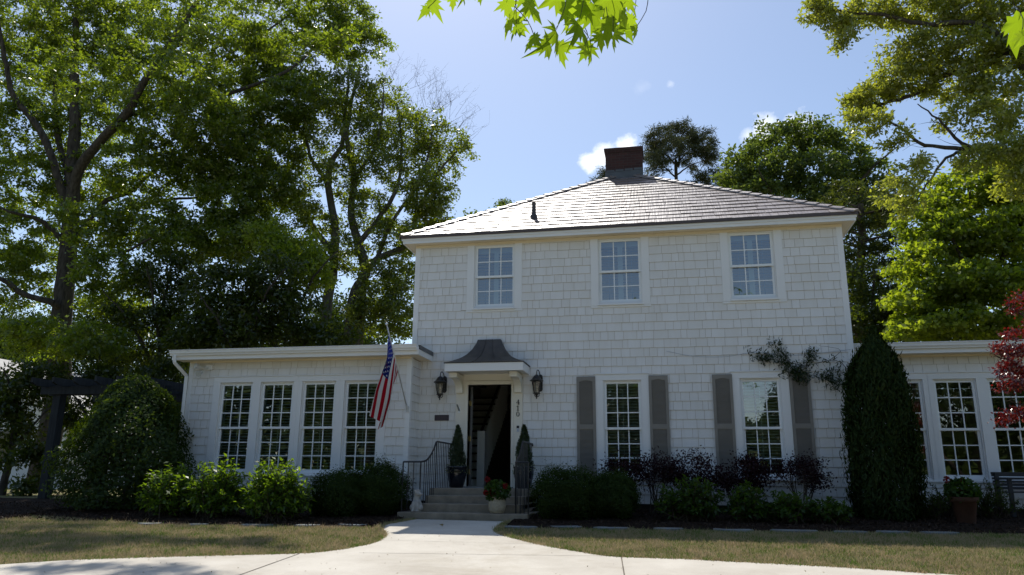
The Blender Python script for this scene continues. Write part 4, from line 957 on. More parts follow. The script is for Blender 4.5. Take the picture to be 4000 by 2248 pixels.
# ------------------------------------------------------------------ flag
FLG = thing('flag', 'red striped flag with white stars on blue, hanging from an angled pole', 'flag', (-5.133, -.66, 1.37))
B0 = np.array([-5.133, -.66, 1.371]); TP = np.array([-5.33, -1.5, 2.914]); ax = norm(TP-B0)
m = MB(); m.tube([B0, TP], .0125, 10); m.build('pole', pmat('pole_metal', (.55, .54, .52), .35, .5, .3), FLG, smooth=True)
m = MB(); m.ball(TP+ax*.03, (.03, .03, .03)); m.tube([TP, TP+ax*.1], [.012, .004], 8); m.build('finial', pmat('silver_finial', (.7, .7, .7), .25, .5, .9), FLG)
m = MB(); m.box(B0[0]-.03, B0[0]+.03, LWY-.045, LWY-.024, 1.31, 1.43); m.tube([B0-ax*.04, B0+ax*.09], .02, 10); m.build('bracket', pmat('cast_white', (.6, .6, .58), .4, .5), FLG)
HS = TP-ax*.12; HE = TP-ax*.95
def fs(s, t):
    s = np.asarray(s, float); t = np.asarray(t, float)
    base = HS[None]*(1-s)[:, None]+HE[None]*s[:, None]
    L = 1.53-.36*s; g = np.minimum(1, t*1.6)
    out = base.copy(); out[:, 2] -= t*L
    ctr = HS[1]*.55+HE[1]*.45
    out[:, 1] = base[:, 1]*(1-.5*g)+ctr*.5*g
    out[:, 0] = base[:, 0]-.26*t**1.15+(.075*g)*np.cos(2*np.pi*(1.35*s+.12*t))+.02*g*np.sin(11*s+3*t)+.04*g*(s-.4)
    out[:, 1] += .085*g*np.sin(2*np.pi*(1.35*s+.22*t)+.4)+.03*g*np.sin(5*s*np.pi+2*t)
    return out
ns, nt = 13*5, 90
ss, tt = np.meshgrid(np.linspace(0, 1, ns+1), np.linspace(0, 1, nt+1), indexing='ij')
V = fs(ss.ravel(), tt.ravel()); i = np.arange(ns)[:, None]*(nt+1)+np.arange(nt)[None]; Fq = np.stack([i, i+nt+1, i+nt+2, i+1], -1).reshape(-1, 4)
si, ti = np.meshgrid(np.arange(ns), np.arange(nt), indexing='ij'); stripe = (si//5) % 2; mid = np.where((si//5 < 7) & (ti < nt*.4), 2, stripe).ravel()
def cloth(name, c):
    m, n, l = new_mat(name); d = n.new('ShaderNodeBsdfDiffuse'); t = n.new('ShaderNodeBsdfTranslucent'); d.inputs[0].default_value = (*c, 1); t.inputs[0].default_value = (*[min(1, k*1.1) for k in c], 1); mx = n.new('ShaderNodeMixShader'); mx.inputs[0].default_value = .35; l.new(d.outputs[0], mx.inputs[1]); l.new(t.outputs[0], mx.inputs[2]); o = n.new('ShaderNodeOutputMaterial'); l.new(mx.outputs[0], o.inputs[0]); return m
FW = cloth('flag_white', (.64, .63, .61))
np_mesh('cloth', V, Fq, [cloth('flag_red', (.33, .010, .02)), FW, cloth('flag_blue', (.014, .022, .14))], FLG, smooth=True, midx=mid)
sv, sf = [], []
for r in range(9):
    for c in range(6 if r % 2 == 0 else 5):
        s0 = (7/13)*(r+1)/10; t0 = .4*((2*c+1 if r % 2 == 0 else 2*c+2))/12; sr = .021
        a = np.arange(10)*math.pi/5; rr = np.where(np.arange(10) % 2 == 0, sr, sr*.4)
        sa_ = s0+rr*np.cos(a)/.83; ta_ = t0+rr*np.sin(a)/1.3; p = fs(np.append(sa_, s0), np.append(ta_, t0))
        e1_ = fs(np.array([s0+.01]), np.array([t0]))[0]-p[10]; e2_ = fs(np.array([s0]), np.array([t0+.01]))[0]-p[10]; nn = norm(np.cross(e1_, e2_))
        for sg in (-1, 1):
            b = len(sv)*1; base_i = sum(len(x) for x in sv); sv.append(p+nn*.004*sg); sf += [(base_i+10, base_i+k, base_i+(k+1) % 10) for k in range(10)]
np_mesh('star', np.concatenate(sv), np.array(sf), FW, FLG)

# ------------------------------------------------------------------ shrubs
def blob_pts(c, r, n, shell=.55):
    d = norm(rng.normal(size=(n, 3))); k = rng.uniform(shell, 1, (n, 1))
    lump = 1+.08*np.sin(d[:, :1]*7+c[0])+.07*np.sin(d[:, 1:2]*9+2*d[:, 2:]*5)
    return np.asarray(c)+d*np.asarray(r)*k*lump, d
def stems(root, base, tips, r, mat=TWIG):
    T = Tubes()
    for t in tips: T.add(smooth_path([base+rng.normal(size=3)*[.06, .05, 0], (base+t)/2+rng.normal(size=3)*.05, t], 6), np.linspace(r, r*.4, 6), 5)
    v, f = T.geo(); np_mesh('stem', v, f, mat, root, smooth=True)
def boxwood(c, r, label, n=15000):
    c = np.asarray(c, float); gzz = float(gz(c[1])); t = thing('boxwood_shrub', label, 'shrub', (c[0], c[1], gzz), 'clipped boxwoods in front of the house')
    p, d = blob_pts(c, r, n, .72); p2, d2 = blob_pts(c, np.asarray(r)*.9, n, .15); p = np.concatenate([p, p2]); d = np.concatenate([d, d2]); n = 2*n; sprig = (rng.random(n) > .90) & (np.arange(n) < n//2); p[sprig] += d[sprig]*rng.uniform(.02, .09, (sprig.sum(), 1))+np.array([0, 0, .02])
    p = p[p[:, 2] > gzz+.02]; dd = norm(p-c); v, f = leaf_geo(p, .036, .020, .25, .15, nrm=dd)
    np_mesh('foliage', v, f, BOX, t); stems(t, np.array([c[0], c[1], gzz]), c+norm(rng.normal(size=(8, 3)))*np.asarray(r)*.7, .014)
def gp(x, ytop, ybot, Y):
    """centre and half-height of something seen between ytop and ybot at depth Y"""
    a, b = P(x, ytop, Y), P(x, ybot, Y); return (a+b)/2, (a[2]-b[2])/2
for (x, yt, yb, Y, rx, lab) in ((855, 1184, 1310, -2.0, .62, 'low round boxwood left of the steps beside the sunlit hydrangea'), (955, 1164, 1305, -1.75, .56, 'taller round boxwood directly left of the front steps'),
                                (1422, 1176, 1312, -1.75, .66, 'large round boxwood directly right of the front steps'), (1540, 1190, 1308, -1.6, .50, 'smaller round boxwood right of the large boxwood')):
    c, hh = gp(x, yt, yb, Y); boxwood(c, (rx, .5, hh+.04), lab)

def whorl_shrub(name, label, c, r, n_st, mat, L, W, group=None, leaves=10, up=.5):
    """upright stems, each with pairs of leaves and a rosette at the tip"""
    c = np.asarray(c, float); g0 = float(gz(c[1])); t = thing(name, label, 'shrub', (c[0], c[1], g0), group)
    d = norm(rng.normal(size=(n_st, 3))); d[:, 2] = np.abs(d[:, 2])*.9+.05; tips = np.array([c[0], c[1], g0+.15])+d*np.array([r[0], r[1], r[2]])*rng.uniform(.62, 1.05, (n_st, 1))
    base = np.array([c[0], c[1], g0]); T = Tubes(); LC = []; LTn = []; LN = []
    for tp_ in tips:
        b = base+rng.normal(size=3)*np.array([r[0]*.25, r[1]*.25, 0]); path = smooth_path([b, (b+tp_)/2+rng.normal(size=3)*.04+np.array([0, 0, .05]), tp_], 7); T.add(path, np.linspace(.008, .003, 7), 4)
        ax_ = norm(path[-1]-path[-3])
        for k in range(leaves):
            f = .45+.55*k/(leaves-1); p = path[min(6, int(f*6))]+(path[min(6, int(f*6)+1)]-path[min(6, int(f*6))])*(f*6 % 1)
            a = k*2.4+random.random(); s1 = norm(np.cross(ax_, [.3, .2, 1])); s2 = np.cross(ax_, s1); o = s1*math.cos(a)+s2*math.sin(a)
            rise = .75 if k > leaves-6 else .15; tg = norm(o+ax_*rise); sc_ = .65+.5*(1-f) if k > leaves-5 else 1.0
            LC.append(p+tg*L*.5*sc_); LTn.append(tg); LN.append(norm(np.cross(np.cross(tg, [0, 0, 1]), tg)))
    LC = np.array(LC); keep = LC[:, 2] > g0+.03; v, f = leaf_geo(LC[keep], L, W, .15, .12, nrm=np.array(LN)[keep], tang=np.array(LTn)[keep], droop=.12)
    np_mesh('foliage', v, f, mat, t); w, ff = T.geo(); np_mesh('stem', w, ff, TWIG, t, smooth=True); return t
GH = 'leafy hydrangeas in the front beds'
for (x, yt, yb, Y, rx, n, lab) in ((425, 1160, 1292, -2.55, .62, 230, 'leafy green hydrangea half in shade, leftmost of the three before the left wing'), (540, 1146, 1298, -2.62, .62, 260, 'green hydrangea in the middle of the three before the left wing'), (688, 1152, 1302, -2.72, .72, 360, 'bright sunlit yellow green hydrangea under the left wing windows')):
    p = P(x, yb, Y); h_ = P(x, yt, Y)[2]-float(gz(Y)); whorl_shrub('hydrangea', lab, (p[0], Y, 0), (rx, .5, h_-.13), n, HYD, .105, .05, GH, 12)
for (x, yt, yb, Y, rx, n, lab) in ((1735, 1198, 1312, -1.7, .62, 150, 'wide green hydrangea under the left shuttered window, right of the boxwoods'), (1885, 1215, 1310, -1.7, .42, 90, 'green hydrangea in the middle between the two shuttered windows'), (1985, 1235, 1318, -1.8, .42, 90, 'low green hydrangea under the right shuttered window'), (2085, 1255, 1318, -1.75, .38, 70, 'lowest green hydrangea beside the dark arborvitae')):
    p = P(x, yb, Y); h_ = P(x, yt, Y)[2]-float(gz(Y)); whorl_shrub('hydrangea', lab, (p[0], Y, 0), (rx, .42, h_-.12), n, HYDD, .10, .048, GH, 12)
def loro(x, yt, yb, Y, rx, n, lab):
    a = P(x, yt, Y); g0 = float(gz(Y)); t = thing('purple_shrub', lab, 'shrub', (a[0], Y, g0), 'dark purple shrubs along the front wall')
    top = a[2]; cz = (P(x, yb, Y)[2]+top)/2; c = np.array([a[0], Y, cz]); rz = top-cz
    tips = c+norm(rng.normal(size=(16, 3)))*np.array([rx, .3, rz])*.9; stems(t, np.array([a[0], Y, g0]), tips, .013)
    p = []
    for q in tips: p.append(q+rng.normal(size=(n//7, 3))*np.array([.12, .10, .085]))
    p = np.concatenate(p); v, f = leaf_geo(p, .046, .028, .4); np_mesh('foliage', v, f, LORO, t)
for a in ((1565, 1160, 1225, -.75, .34, 900, 'dark purple shrub at the lower left of the first shuttered window'), (1650, 1150, 1210, -.7, .28, 800, 'open dark purple shrub with bare stems under the right sash of the first shuttered window'), (1748, 1148, 1225, -.7, .42, 1500, 'dark purple shrub between the two shuttered windows, its left half'), (1855, 1155, 1235, -.65, .45, 1900, 'dense dark purple shrub under the second shuttered window'), (2010, 1162, 1225, -.7, .40, 1000, 'open dark purple shrub under the rightmost grey shutter')): loro(*a)
# conical camellia at the left wing corner
def cone_bush(name, lab, cat, x, Y, yt, xl, xr, ypx, n, mat, L, W, prof, part='foliage', spray=False, lumps=.12):
    ctr = P((xl+xr)/2, ypx, Y); g0 = float(gz(Y)); top = P(x, yt, Y)[2]; R = (P(xr, ypx, Y)[0]-P(xl, ypx, Y)[0])/2; H = top-g0; tx = P(x, yt, Y)[0]
    t = thing(name, lab, cat, (ctr[0], Y, g0))
    hh = rng.uniform(0.01, 1, n)**.9; an = rng.uniform(0, 2*math.pi, n); rad = R*np.interp(hh, [q[0] for q in prof], [q[1] for q in prof])
    rad = rad*(1+lumps*np.sin(an*3+hh*8)+lumps*.7*np.sin(an*7-hh*17))*rng.uniform(.72, 1.02, n)
    if spray:
        R *= .88; rad *= .88; sp = rng.random(n) < .16; an = np.where(sp, np.where(rng.random(n) < .5, .25, 2.9)+rng.normal(size=n)*.25, an); rad = np.where(sp, rad*1.0+.03, rad); hh = np.where(sp, np.minimum(hh, .84+.02*rng.random(n)), hh)
    cxh = ctr[0]+(tx-ctr[0])*hh; p = np.stack([cxh+rad*np.cos(an), Y+rad*np.sin(an)*.9, g0+H*hh], 1)
    od = np.stack([np.cos(an), np.sin(an), .25+0*an], 1)
    stray = rng.random(n) < (.03 if spray else .05); p[stray] += norm(od[stray]+np.array([0, 0, .6 if spray else .3]))*rng.uniform(.02, .11, (stray.sum(), 1))
    if spray: v, f = leaf_geo(p, L, W, 0, .1, nrm=od, tang=np.stack([np.cos(an)*.5, np.sin(an)*.5, np.ones(n)], 1), droop=0)
    else: v, f = leaf_geo(p, L, W, .25, .12, nrm=od)
    np_mesh(part, v, f, mat, t)
    T = Tubes(); T.add(smooth_path([(ctr[0], Y, g0-.05), (ctr[0]+.03, Y, g0+H*.5), (tx, Y, g0+H*.93)], 9), np.linspace(.07, .015, 9), 7)
    for k in range(26):
        h1 = random.uniform(.08, .85); a = random.uniform(0, 6.28); r1 = R*float(np.interp(h1, [q[0] for q in prof], [q[1] for q in prof]))*.75; x0 = ctr[0]+(tx-ctr[0])*h1
        T.add(smooth_path([(x0, Y, g0+H*h1*.8), (x0+r1*math.cos(a)*.5, Y+r1*math.sin(a)*.5, g0+H*h1*.92), (x0+r1*math.cos(a), Y+r1*math.sin(a), g0+H*h1)], 6), np.linspace(.02, .006, 6), 5)
    w, f = T.geo(); np_mesh('stem', w, f, TWIG, t, smooth=True); return t
cone_bush('camellia_bush', 'big conical dark green bush at the left corner of the left wing', 'bush', 345, -1.35, 948, 178, 470, 1180, 26000, CAML, .085, .042, [(0, .80), (.12, 1.0), (.35, 1.0), (.6, .80), (.8, .55), (.93, .32), (1, .1)])
cone_bush('arborvitae', 'tall dark columnar arborvitae at the right front corner of the house', 'tree', 2196, -.95, 826, 2116, 2318, 1150, 30000, ARBL, .11, .03, [(0, .8), (.1, .98), (.3, 1.0), (.55, .93), (.70, .86), (.79, .73), (.86, .55), (.91, .34), (.95, .17), (1, .02)], 'crown', True, .10)

# shrubs under the right wing windows
for (x, yt, yb, Y, rx, n, lab) in ((2400, 1190, 1300, -.35, .55, 90, 'dark leafy shrub behind the terracotta pot'), (2500, 1205, 1310, -.55, .5, 90, 'dark leafy shrub at the right frame edge beside the bench'), (2340, 1235, 1310, -.7, .4, 60, 'low dark shrub between the arborvitae and the terracotta pot')):
    p = P(x, yb, Y); h_ = P(x, yt, Y)[2]-float(gz(Y)); whorl_shrub('azalea_shrub', lab, (p[0], Y, 0), (rx, .35, h_-.12), n, CAML, .055, .024, 'dark shrubs below the right wing', 16)
BN = thing('garden_bench', 'dark slatted garden bench against the right wing wall at the right frame edge', 'bench', (6.3, .1, -.55))
bw = pmat('bench_wood', (.028, .03, .033), .6, .4, var=.3, scale=4)
m = MB(); 
for k in range(5): m.box(5.62, 7.3, -.42+k*.1, -.34+k*.1, -.12, -.095)
m.build('seat', bw, BN); m = MB()
for k in range(5): m.box(5.62, 7.3, .12+k*.012, .14+k*.012, -.06+k*.055, -.02+k*.055)
m.box(5.62, 7.3, .17, .2, .20, .235); m.build('backrest', bw, BN)
for xx in (5.66, 7.2):
    for yy in (-.4, .12): m = MB(); m.box(xx, xx+.06, yy, yy+.06, -.58, .10 if yy < 0 else .22); m.build('leg', bw, BN)
    m = MB(); m.box(xx-.01, xx+.07, -.44, .16, .10, .13); m.build('armrest', bw, BN)

# vine on the wall and its wire
VN = thing('climbing_vine', 'leafy vine trailing across the front wall above the right shuttered window', 'vine', (3.2, -.05, 1.9))
vine_px = [[(2150, 985), (2128, 925), (2090, 905), (2030, 920), (1985, 912), (1935, 895), (1885, 888)], [(2140, 960), (2105, 930), (2075, 945), (2095, 970)], [(2030, 920), (2000, 935), (2060, 950)], [(1985, 912), (1960, 880), (1948, 862)], [(2090, 905), (2115, 880), (2060, 870)], [(1935, 895), (1925, 905), (1905, 900)], [(2030, 920), (2040, 893), (2045, 885)], [(2075, 945), (2100, 960), (2108, 980)], [(1960, 905), (1975, 925), (1985, 945)], [(2000, 935), (2010, 950), (2020, 955)]]
T = Tubes(); LC = []; LTg = []
for q, pp in enumerate(vine_px):
    path = smooth_path([P(x, y, -.08-.05*random.random()) for x, y in pp], 14, .006); T.add(path, np.linspace(.008 if q == 0 else .005, .0025, 14), 5)
    if q == 4: continue
    for k in range(14):
        if q == 0 and k < 3: continue
        nl = 11; LC.append(path[k]+rng.normal(size=(nl, 3))*np.array([.07, .03, .055])); 
LC = np.concatenate(LC); v, f = leaf_geo(LC, .095, .021, .1, .1, droop=.9); np_mesh('foliage', v, f, VINEL, VN); w, f = T.geo(); np_mesh('stem', w, f, TWIG, VN, smooth=True)
m = MB(); m.tube(smooth_path([P(1676, 884, -.03), P(1745, 897, -.05), P(1825, 898, -.06), P(1900, 888, -.05), P(2000, 895, -.05), P(2140, 880, -.05)], 30), .0035, 5); tag(m.build('wall_wire', pmat('wire', (.30, .32, .36), .5, .5), None), 'thin grey wire sagging across the front wall to the vine', 'wire')

# pergola at the left
PE = thing('pergola', 'dark grey timber pergola left of the conical bush', 'pergola', (-13.3, .6, -.55))
def post(px0, px1, ytop, ybot, Y):
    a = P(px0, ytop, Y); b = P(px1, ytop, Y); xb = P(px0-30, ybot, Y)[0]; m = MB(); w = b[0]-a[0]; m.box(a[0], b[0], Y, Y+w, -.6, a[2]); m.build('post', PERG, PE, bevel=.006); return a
a0 = P(132, 985, 0.0); zt_ = a0[2]
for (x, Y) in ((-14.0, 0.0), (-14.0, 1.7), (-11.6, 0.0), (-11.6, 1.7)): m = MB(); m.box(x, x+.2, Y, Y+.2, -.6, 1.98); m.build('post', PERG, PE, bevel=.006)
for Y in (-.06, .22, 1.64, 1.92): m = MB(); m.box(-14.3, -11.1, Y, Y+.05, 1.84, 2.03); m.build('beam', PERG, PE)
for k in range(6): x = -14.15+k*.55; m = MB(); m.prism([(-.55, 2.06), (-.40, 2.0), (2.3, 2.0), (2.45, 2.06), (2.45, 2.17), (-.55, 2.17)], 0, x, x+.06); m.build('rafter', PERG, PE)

# neighbour house far behind on the left
NB = thing('neighbour_house', 'white neighbour house glimpsed through trees at the far left', 'house', (-29, 15, -.5))
m = MB(); m.box(-36, -26.6, 15, 22, -.6, 2.2); m.prism([(-36, 2.2), (-26.6, 2.2), (-31.3, 5.2)], 1, 15, 22); m.build('wall', WHITE, NB)
m = MB(); sl_ = 3.0/4.7
for s in (-1, 1):
    xe = -31.3+s*5.2; m.prism([(-31.3, 5.3), (xe, 5.3-5.2*sl_), (xe, 5.42-5.2*sl_), (-31.3, 5.44)], 1, 14.5, 22.4)
m.build('roof', pmat('pale_shingle', (.42, .41, .39), .7, .3, var=.2, scale=2), NB)
for x in (-30.3, -28.2): m = MB(); m.box(x, x+.9, 14.95, 15.0, .6, 2.0); m.build('window', pmat('dark_glass', (.02, .02, .025), .1, .5), NB)

# power lines behind the house
for (ya, yb2, lab) in ((778, 772, 'upper of the two thin power lines behind the house at right'), (801, 795, 'lower, thicker of the two power lines behind the house at right')):
    p, q = P(2100, ya+1, 13), P(2420, yb2-2, 13); d = q-p; m = MB(); m.tube(smooth_path([p-d*3, p, (p+q)/2-np.array([0, 0, .05]), q, q+d*2], 30), .012 if ya < 790 else .022, 5); tag(m.build('power_line', pmat('cable', (.25, .25, .27), .6, .4), None), lab, 'cable')

# ------------------------------------------------------------------ trees
def pl(pts, Y, dy=0):
    """pixel polyline at depth Y (+dy along its length)"""
    n = len(pts); return [P(x, y, Y+dy*i/(n-1)) for i, (x, y) in enumerate(pts)]
def cl(x, y, Y, rx, ry, n, dr=None):
    c = P(x, y, Y); s = mpp(c); return (c, (rx*s, dr or (rx+ry)*.5*s, ry*s), n)
# --- big oak at left
Y = 8.0
b0 = P(150, 900, Y); base = np.array([b0[0]-.1, Y, float(gz(Y))])
oak_l = [([base+[0, 0, -.3], P(146, 1000, Y), P(150, 880, Y), P(158, 780, Y), P(170, 650, Y), P(179, 520, Y), P(182, 405, Y)], .42, .26),
 (pl([(182, 405), (190, 290), (187, 173), (193, 58), (196, -80)], Y, -.5), .24, .08),
 (pl([(176, 560), (195, 440), (249, 358), (312, 295), (358, 214), (416, 127), (491, 12), (540, -90)], Y, -2.5), .22, .07),
 (pl([(174, 600), (145, 440), (98, 324), (35, 243), (12, 145), (-10, 30)], Y, -2), .17, .06),
 (pl([(180, 470), (146, 347), (139, 231), (147, 58), (150, -60)], Y, 1.5), .13, .05),
 (pl([(155, 790), (133, 763), (58, 740), (0, 700), (-60, 690)], Y, -2), .15, .05),
 (pl([(172, 640), (220, 560), (270, 505), (330, 480), (400, 420), (470, 400), (560, 345), (640, 330), (720, 285), (800, 280)], Y, 2.5), .12, .02),
 (pl([(180, 560), (260, 560), (340, 520), (450, 500), (560, 500)], Y, 2), .12, .03),
 (pl([(312, 295), (420, 250), (520, 170), (640, 100), (740, 30)], 7.2, 3), .10, .03),
 (pl([(420, 250), (560, 240), (720, 180), (800, 110), (880, 45), (935, 15)], 8, 3), .09, .02),
 (pl([(416, 127), (500, 100), (580, 90), (640, 60)], 6.2, 0), .06, .02),
 (pl([(165, 700), (230, 650), (300, 640), (380, 600)], Y, -2), .11, .03),
 (pl([(170, 620), (110, 560), (50, 540), (-20, 520)], Y, -2), .11, .03)]
oc = []
for (x, y, rx, ry, n, dY) in ((60, 60, 120, 90, 60, 0), (190, 40, 130, 90, 70, -1), (330, 60, 110, 90, 60, 1), (440, 40, 80, 70, 34, 0), (70, 190, 110, 90, 60, 1), (230, 180, 110, 90, 55, 1), (370, 200, 100, 80, 55, 1), (480, 190, 80, 70, 40, -1), (60, 330, 100, 90, 55, 0), (230, 320, 110, 80, 55, 1), (390, 320, 100, 80, 55, 0), (520, 300, 90, 80, 55, -1), (60, 470, 100, 80, 50, 0), (210, 450, 90, 70, 45, 1), (360, 440, 110, 80, 60, 0), (500, 430, 90, 70, 50, 1), (60, 600, 90, 70, 45, 0), (240, 570, 90, 70, 40, -1), (380, 560, 100, 70, 50, 0), (60, 730, 80, 60, 26, 0), (290, 690, 100, 60, 40, -1), (120, 850, 110, 50, 36, -2), (30, 860, 60, 60, 18, -1), (240, 860, 80, 50, 28, -3),
     (580, 230, 90, 70, 46, 2.8), (660, 200, 80, 60, 44, 2.8), (740, 180, 80, 60, 42, 2.8), (650, 110, 70, 40, 20, 2.8), (730, 60, 60, 45, 22, 2.8), (820, 60, 70, 60, 42, 2.8), (890, 40, 50, 45, 28, 2.8), (860, 120, 70, 40, 28, 2.8), (940, 110, 45, 20, 12, 2.8), (800, 230, 70, 40, 26, 2.8), (600, 330, 90, 60, 50, 2), (700, 300, 80, 50, 44, 2), (560, 30, 60, 30, 10, 1), (560, 420, 90, 60, 50, 1), (660, 390, 90, 60, 50, 2), (580, 520, 90, 60, 50, 1), (680, 480, 80, 60, 46, 2), (640, 580, 80, 50, 40, 2), (460, 620, 90, 50, 40, 0), (740, 260, 60, 50, 30, 2), (540, 590, 80, 50, 44, 1), (620, 620, 80, 50, 40, 1), (60, 660, 90, 50, 26, 0), (300, 760, 90, 50, 30, 0)):
    oc.append(cl(x, y, Y+dY, rx, ry, int(n*2.5), 1.7))
oc += [((base[0]-5, Y+1, 16), (5, 5, 5), 90), ((base[0]+3, Y+2, 21), (7, 5, 3), 110), ((-13.3, 4, 14), (1.5, 1.5, 1), 34), ((-15.3, 3.5, 13), (1.8, 1.5, 1.2), 44), ((-17.5, 3, 12), (1.8, 1.5, 1.2), 44), ((-15, 5, 17), (2, 1.5, 1.2), 40), ((-10.5, 2.9, 12.2), (2.8, .45, .35), 60), ((-9.3, 1.0, 12.6), (1.6, .4, .3), 26), ((-12, 2.2, 12.4), (1.8, .5, .3), 30)]
tree('oak_tree', 'tall spreading oak with forked grey trunk at far left', 'tree', base, oak_l, oc, dict(n=40, s=.17, L=.15, W=.075, up=.25, flat=.6), BARK, OAKL, max_r=.06, twig=.011)
# --- multi stem tree behind the left wing
Y = 10.5
b0 = P(872, 860, Y); base = np.array([b0[0], Y, float(gz(Y))])
t2 = [([base+[-.5, 0, -.2], P(820, 809, Y), P(838, 682, Y), P(844, 578, Y), P(826, 462, Y), P(838, 399, Y), P(861, 364, Y), P(872, 250, Y), P(880, 170, Y)], .22, .04),
 ([base+[.3, 0, -.2], P(905, 760, Y), P(919, 682, Y), P(902, 613, Y), P(884, 537, Y), P(890, 451, Y), P(873, 347, Y), P(890, 230, Y), P(905, 170, Y)], .24, .04),
 ([base+[.2, .4, -.2], P(880, 800, Y), P(919, 694, Y), P(948, 653, Y), P(1029, 610, Y), P(1050, 540, Y), P(1081, 474, Y), P(1116, 416, Y), P(1180, 352, Y)], .19, .02),
 (pl([(838, 640), (780, 560), (740, 480), (725, 400), (735, 330)], Y, 1), .12, .03),
 (pl([(902, 613), (960, 540), (1000, 470), (1010, 380), (1000, 270)], Y, -.5), .11, .025),
 (pl([(826, 462), (780, 390), (770, 310), (790, 230)], Y, .5), .09, .02),
 (pl([(948, 653), (985, 560), (1040, 480), (1075, 400), (1090, 310)], Y, -.6), .09, .02),
 (pl([(890, 451), (940, 380), (960, 300), (965, 220)], Y, -.6), .08, .02)]
tc_ = []
for (x, y, rx, ry, n) in ((880, 230, 80, 70, 30), (960, 270, 70, 70, 26), (800, 290, 70, 60, 28), (1030, 330, 60, 70, 22), (900, 340, 80, 60, 30), (1080, 400, 50, 60, 20), (780, 390, 60, 60, 24), (980, 420, 70, 60, 26), (860, 450, 70, 60, 26), (740, 480, 60, 60, 24), (1060, 490, 60, 50, 26), (930, 530, 70, 60, 28), (1090, 550, 55, 40, 30), (800, 560, 60, 50, 24), (1000, 600, 60, 50, 26), (880, 640, 60, 50, 22), (960, 720, 70, 60, 30), (1010, 690, 40, 70, 24), (1000, 800, 50, 50, 30), (930, 810, 60, 50, 24), (780, 650, 60, 50, 20), (1050, 600, 40, 30, 14), (1130, 400, 36, 40, 8), (1168, 362, 22, 28, 5), (1000, 330, 60, 60, 12), (1100, 460, 50, 50, 12), (1110, 330, 30, 40, 5)):
    tc_.append(cl(x, y, Y+random.uniform(-1, 1), rx, ry, int(n*2.9), 1.4))
bare = []
for k in range(110):
    a = P(random.uniform(900, 1100), random.uniform(200, 420), Y+random.uniform(-.5, .5)); ang = random.uniform(.4, 1.9); L = random.uniform(.5, 1.5)
    if k > 70: a = P(random.uniform(1080, 1150), random.uniform(260, 420), Y)
    e_ = a+np.array([math.cos(ang)*L+.1, random.uniform(-.2, .2), math.sin(ang)*L]); m_ = (a+e_)/2+rng.normal(size=3)*.09; bare.append(([a, m_, e_], .007))
    for q in range(3): f_ = random.uniform(.3, .9); b_ = a*(1-f_)+e_*f_; bare.append(([b_, b_+rng.normal(size=3)*.12+[.03, 0, .1], b_+rng.normal(size=3)*.2+[.1, 0, .25]], .004))
tree('water_oak', 'slender multi stemmed tree with bare twig tips behind the left wing', 'tree', base, t2, tc_, dict(n=32, s=.17, L=.145, W=.066, up=.25, flat=.65), BARK2, T2L, bare=bare, max_r=.06, twig=.012)
# --- understory behind the left wing
def blobtree(name, lab, cat, x, Y, ytop, clumps, leaf, mat, bark=BARK, group=None, h0=.12, trunk=None, dtop=0, **kw):
    t_ = P(x, ytop, Y); base = np.array([t_[0], Y, float(gz(Y))]); H = t_[2]-base[2]
    limbs = [([base-[0, 0, .2], base+[.1, 0, H*.35], base+[-.1, .1, H*.7], base+[.05, 0, H*.95]], h0, .03)]
    for k in range(4): a = k*1.6+random.random(); limbs.append(([base+[0, 0, H*(.3+.1*k)], base+[math.cos(a)*H*.15, math.sin(a)*H*.12, H*(.5+.1*k)], base+[math.cos(a)*H*.28, math.sin(a)*H*.2, H*(.65+.08*k)]], h0*.45, .015))
    return tree(name, lab, cat, base, limbs, [cl(cx_, cy_+dtop, Y+dy, rx, ry, n, dd) for cx_, cy_, dy, rx, ry, n, dd in clumps], leaf, bark, mat, group, **kw)
UL = dict(n=62, s=.21, L=.15, W=.068, up=.25)
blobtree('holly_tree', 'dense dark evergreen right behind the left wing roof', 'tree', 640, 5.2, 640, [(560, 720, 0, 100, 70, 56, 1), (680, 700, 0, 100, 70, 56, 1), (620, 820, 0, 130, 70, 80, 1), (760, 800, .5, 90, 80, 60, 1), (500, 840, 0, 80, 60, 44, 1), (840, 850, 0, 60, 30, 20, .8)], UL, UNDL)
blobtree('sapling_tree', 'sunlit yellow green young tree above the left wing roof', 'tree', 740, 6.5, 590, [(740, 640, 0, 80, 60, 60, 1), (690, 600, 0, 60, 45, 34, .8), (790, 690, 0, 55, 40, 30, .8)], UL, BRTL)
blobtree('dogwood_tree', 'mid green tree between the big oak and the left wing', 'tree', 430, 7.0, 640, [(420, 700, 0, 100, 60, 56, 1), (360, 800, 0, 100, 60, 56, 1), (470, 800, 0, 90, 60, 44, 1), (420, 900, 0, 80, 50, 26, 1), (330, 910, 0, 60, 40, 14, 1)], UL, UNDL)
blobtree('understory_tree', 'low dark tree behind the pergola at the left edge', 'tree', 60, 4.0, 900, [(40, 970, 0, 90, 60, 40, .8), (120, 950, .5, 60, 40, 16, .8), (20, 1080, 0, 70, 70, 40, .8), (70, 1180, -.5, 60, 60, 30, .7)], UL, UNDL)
blobtree('understory_tree', 'shaded leafy tree behind the conical bush', 'tree', 260, 5.5, 930, [(280, 960, 0, 80, 50, 40, .8), (420, 960, 0, 60, 60, 36, .8), (200, 1040, 0, 60, 60, 30, .8), (440, 1060, 0, 50, 60, 26, .8)], UL, UNDL)

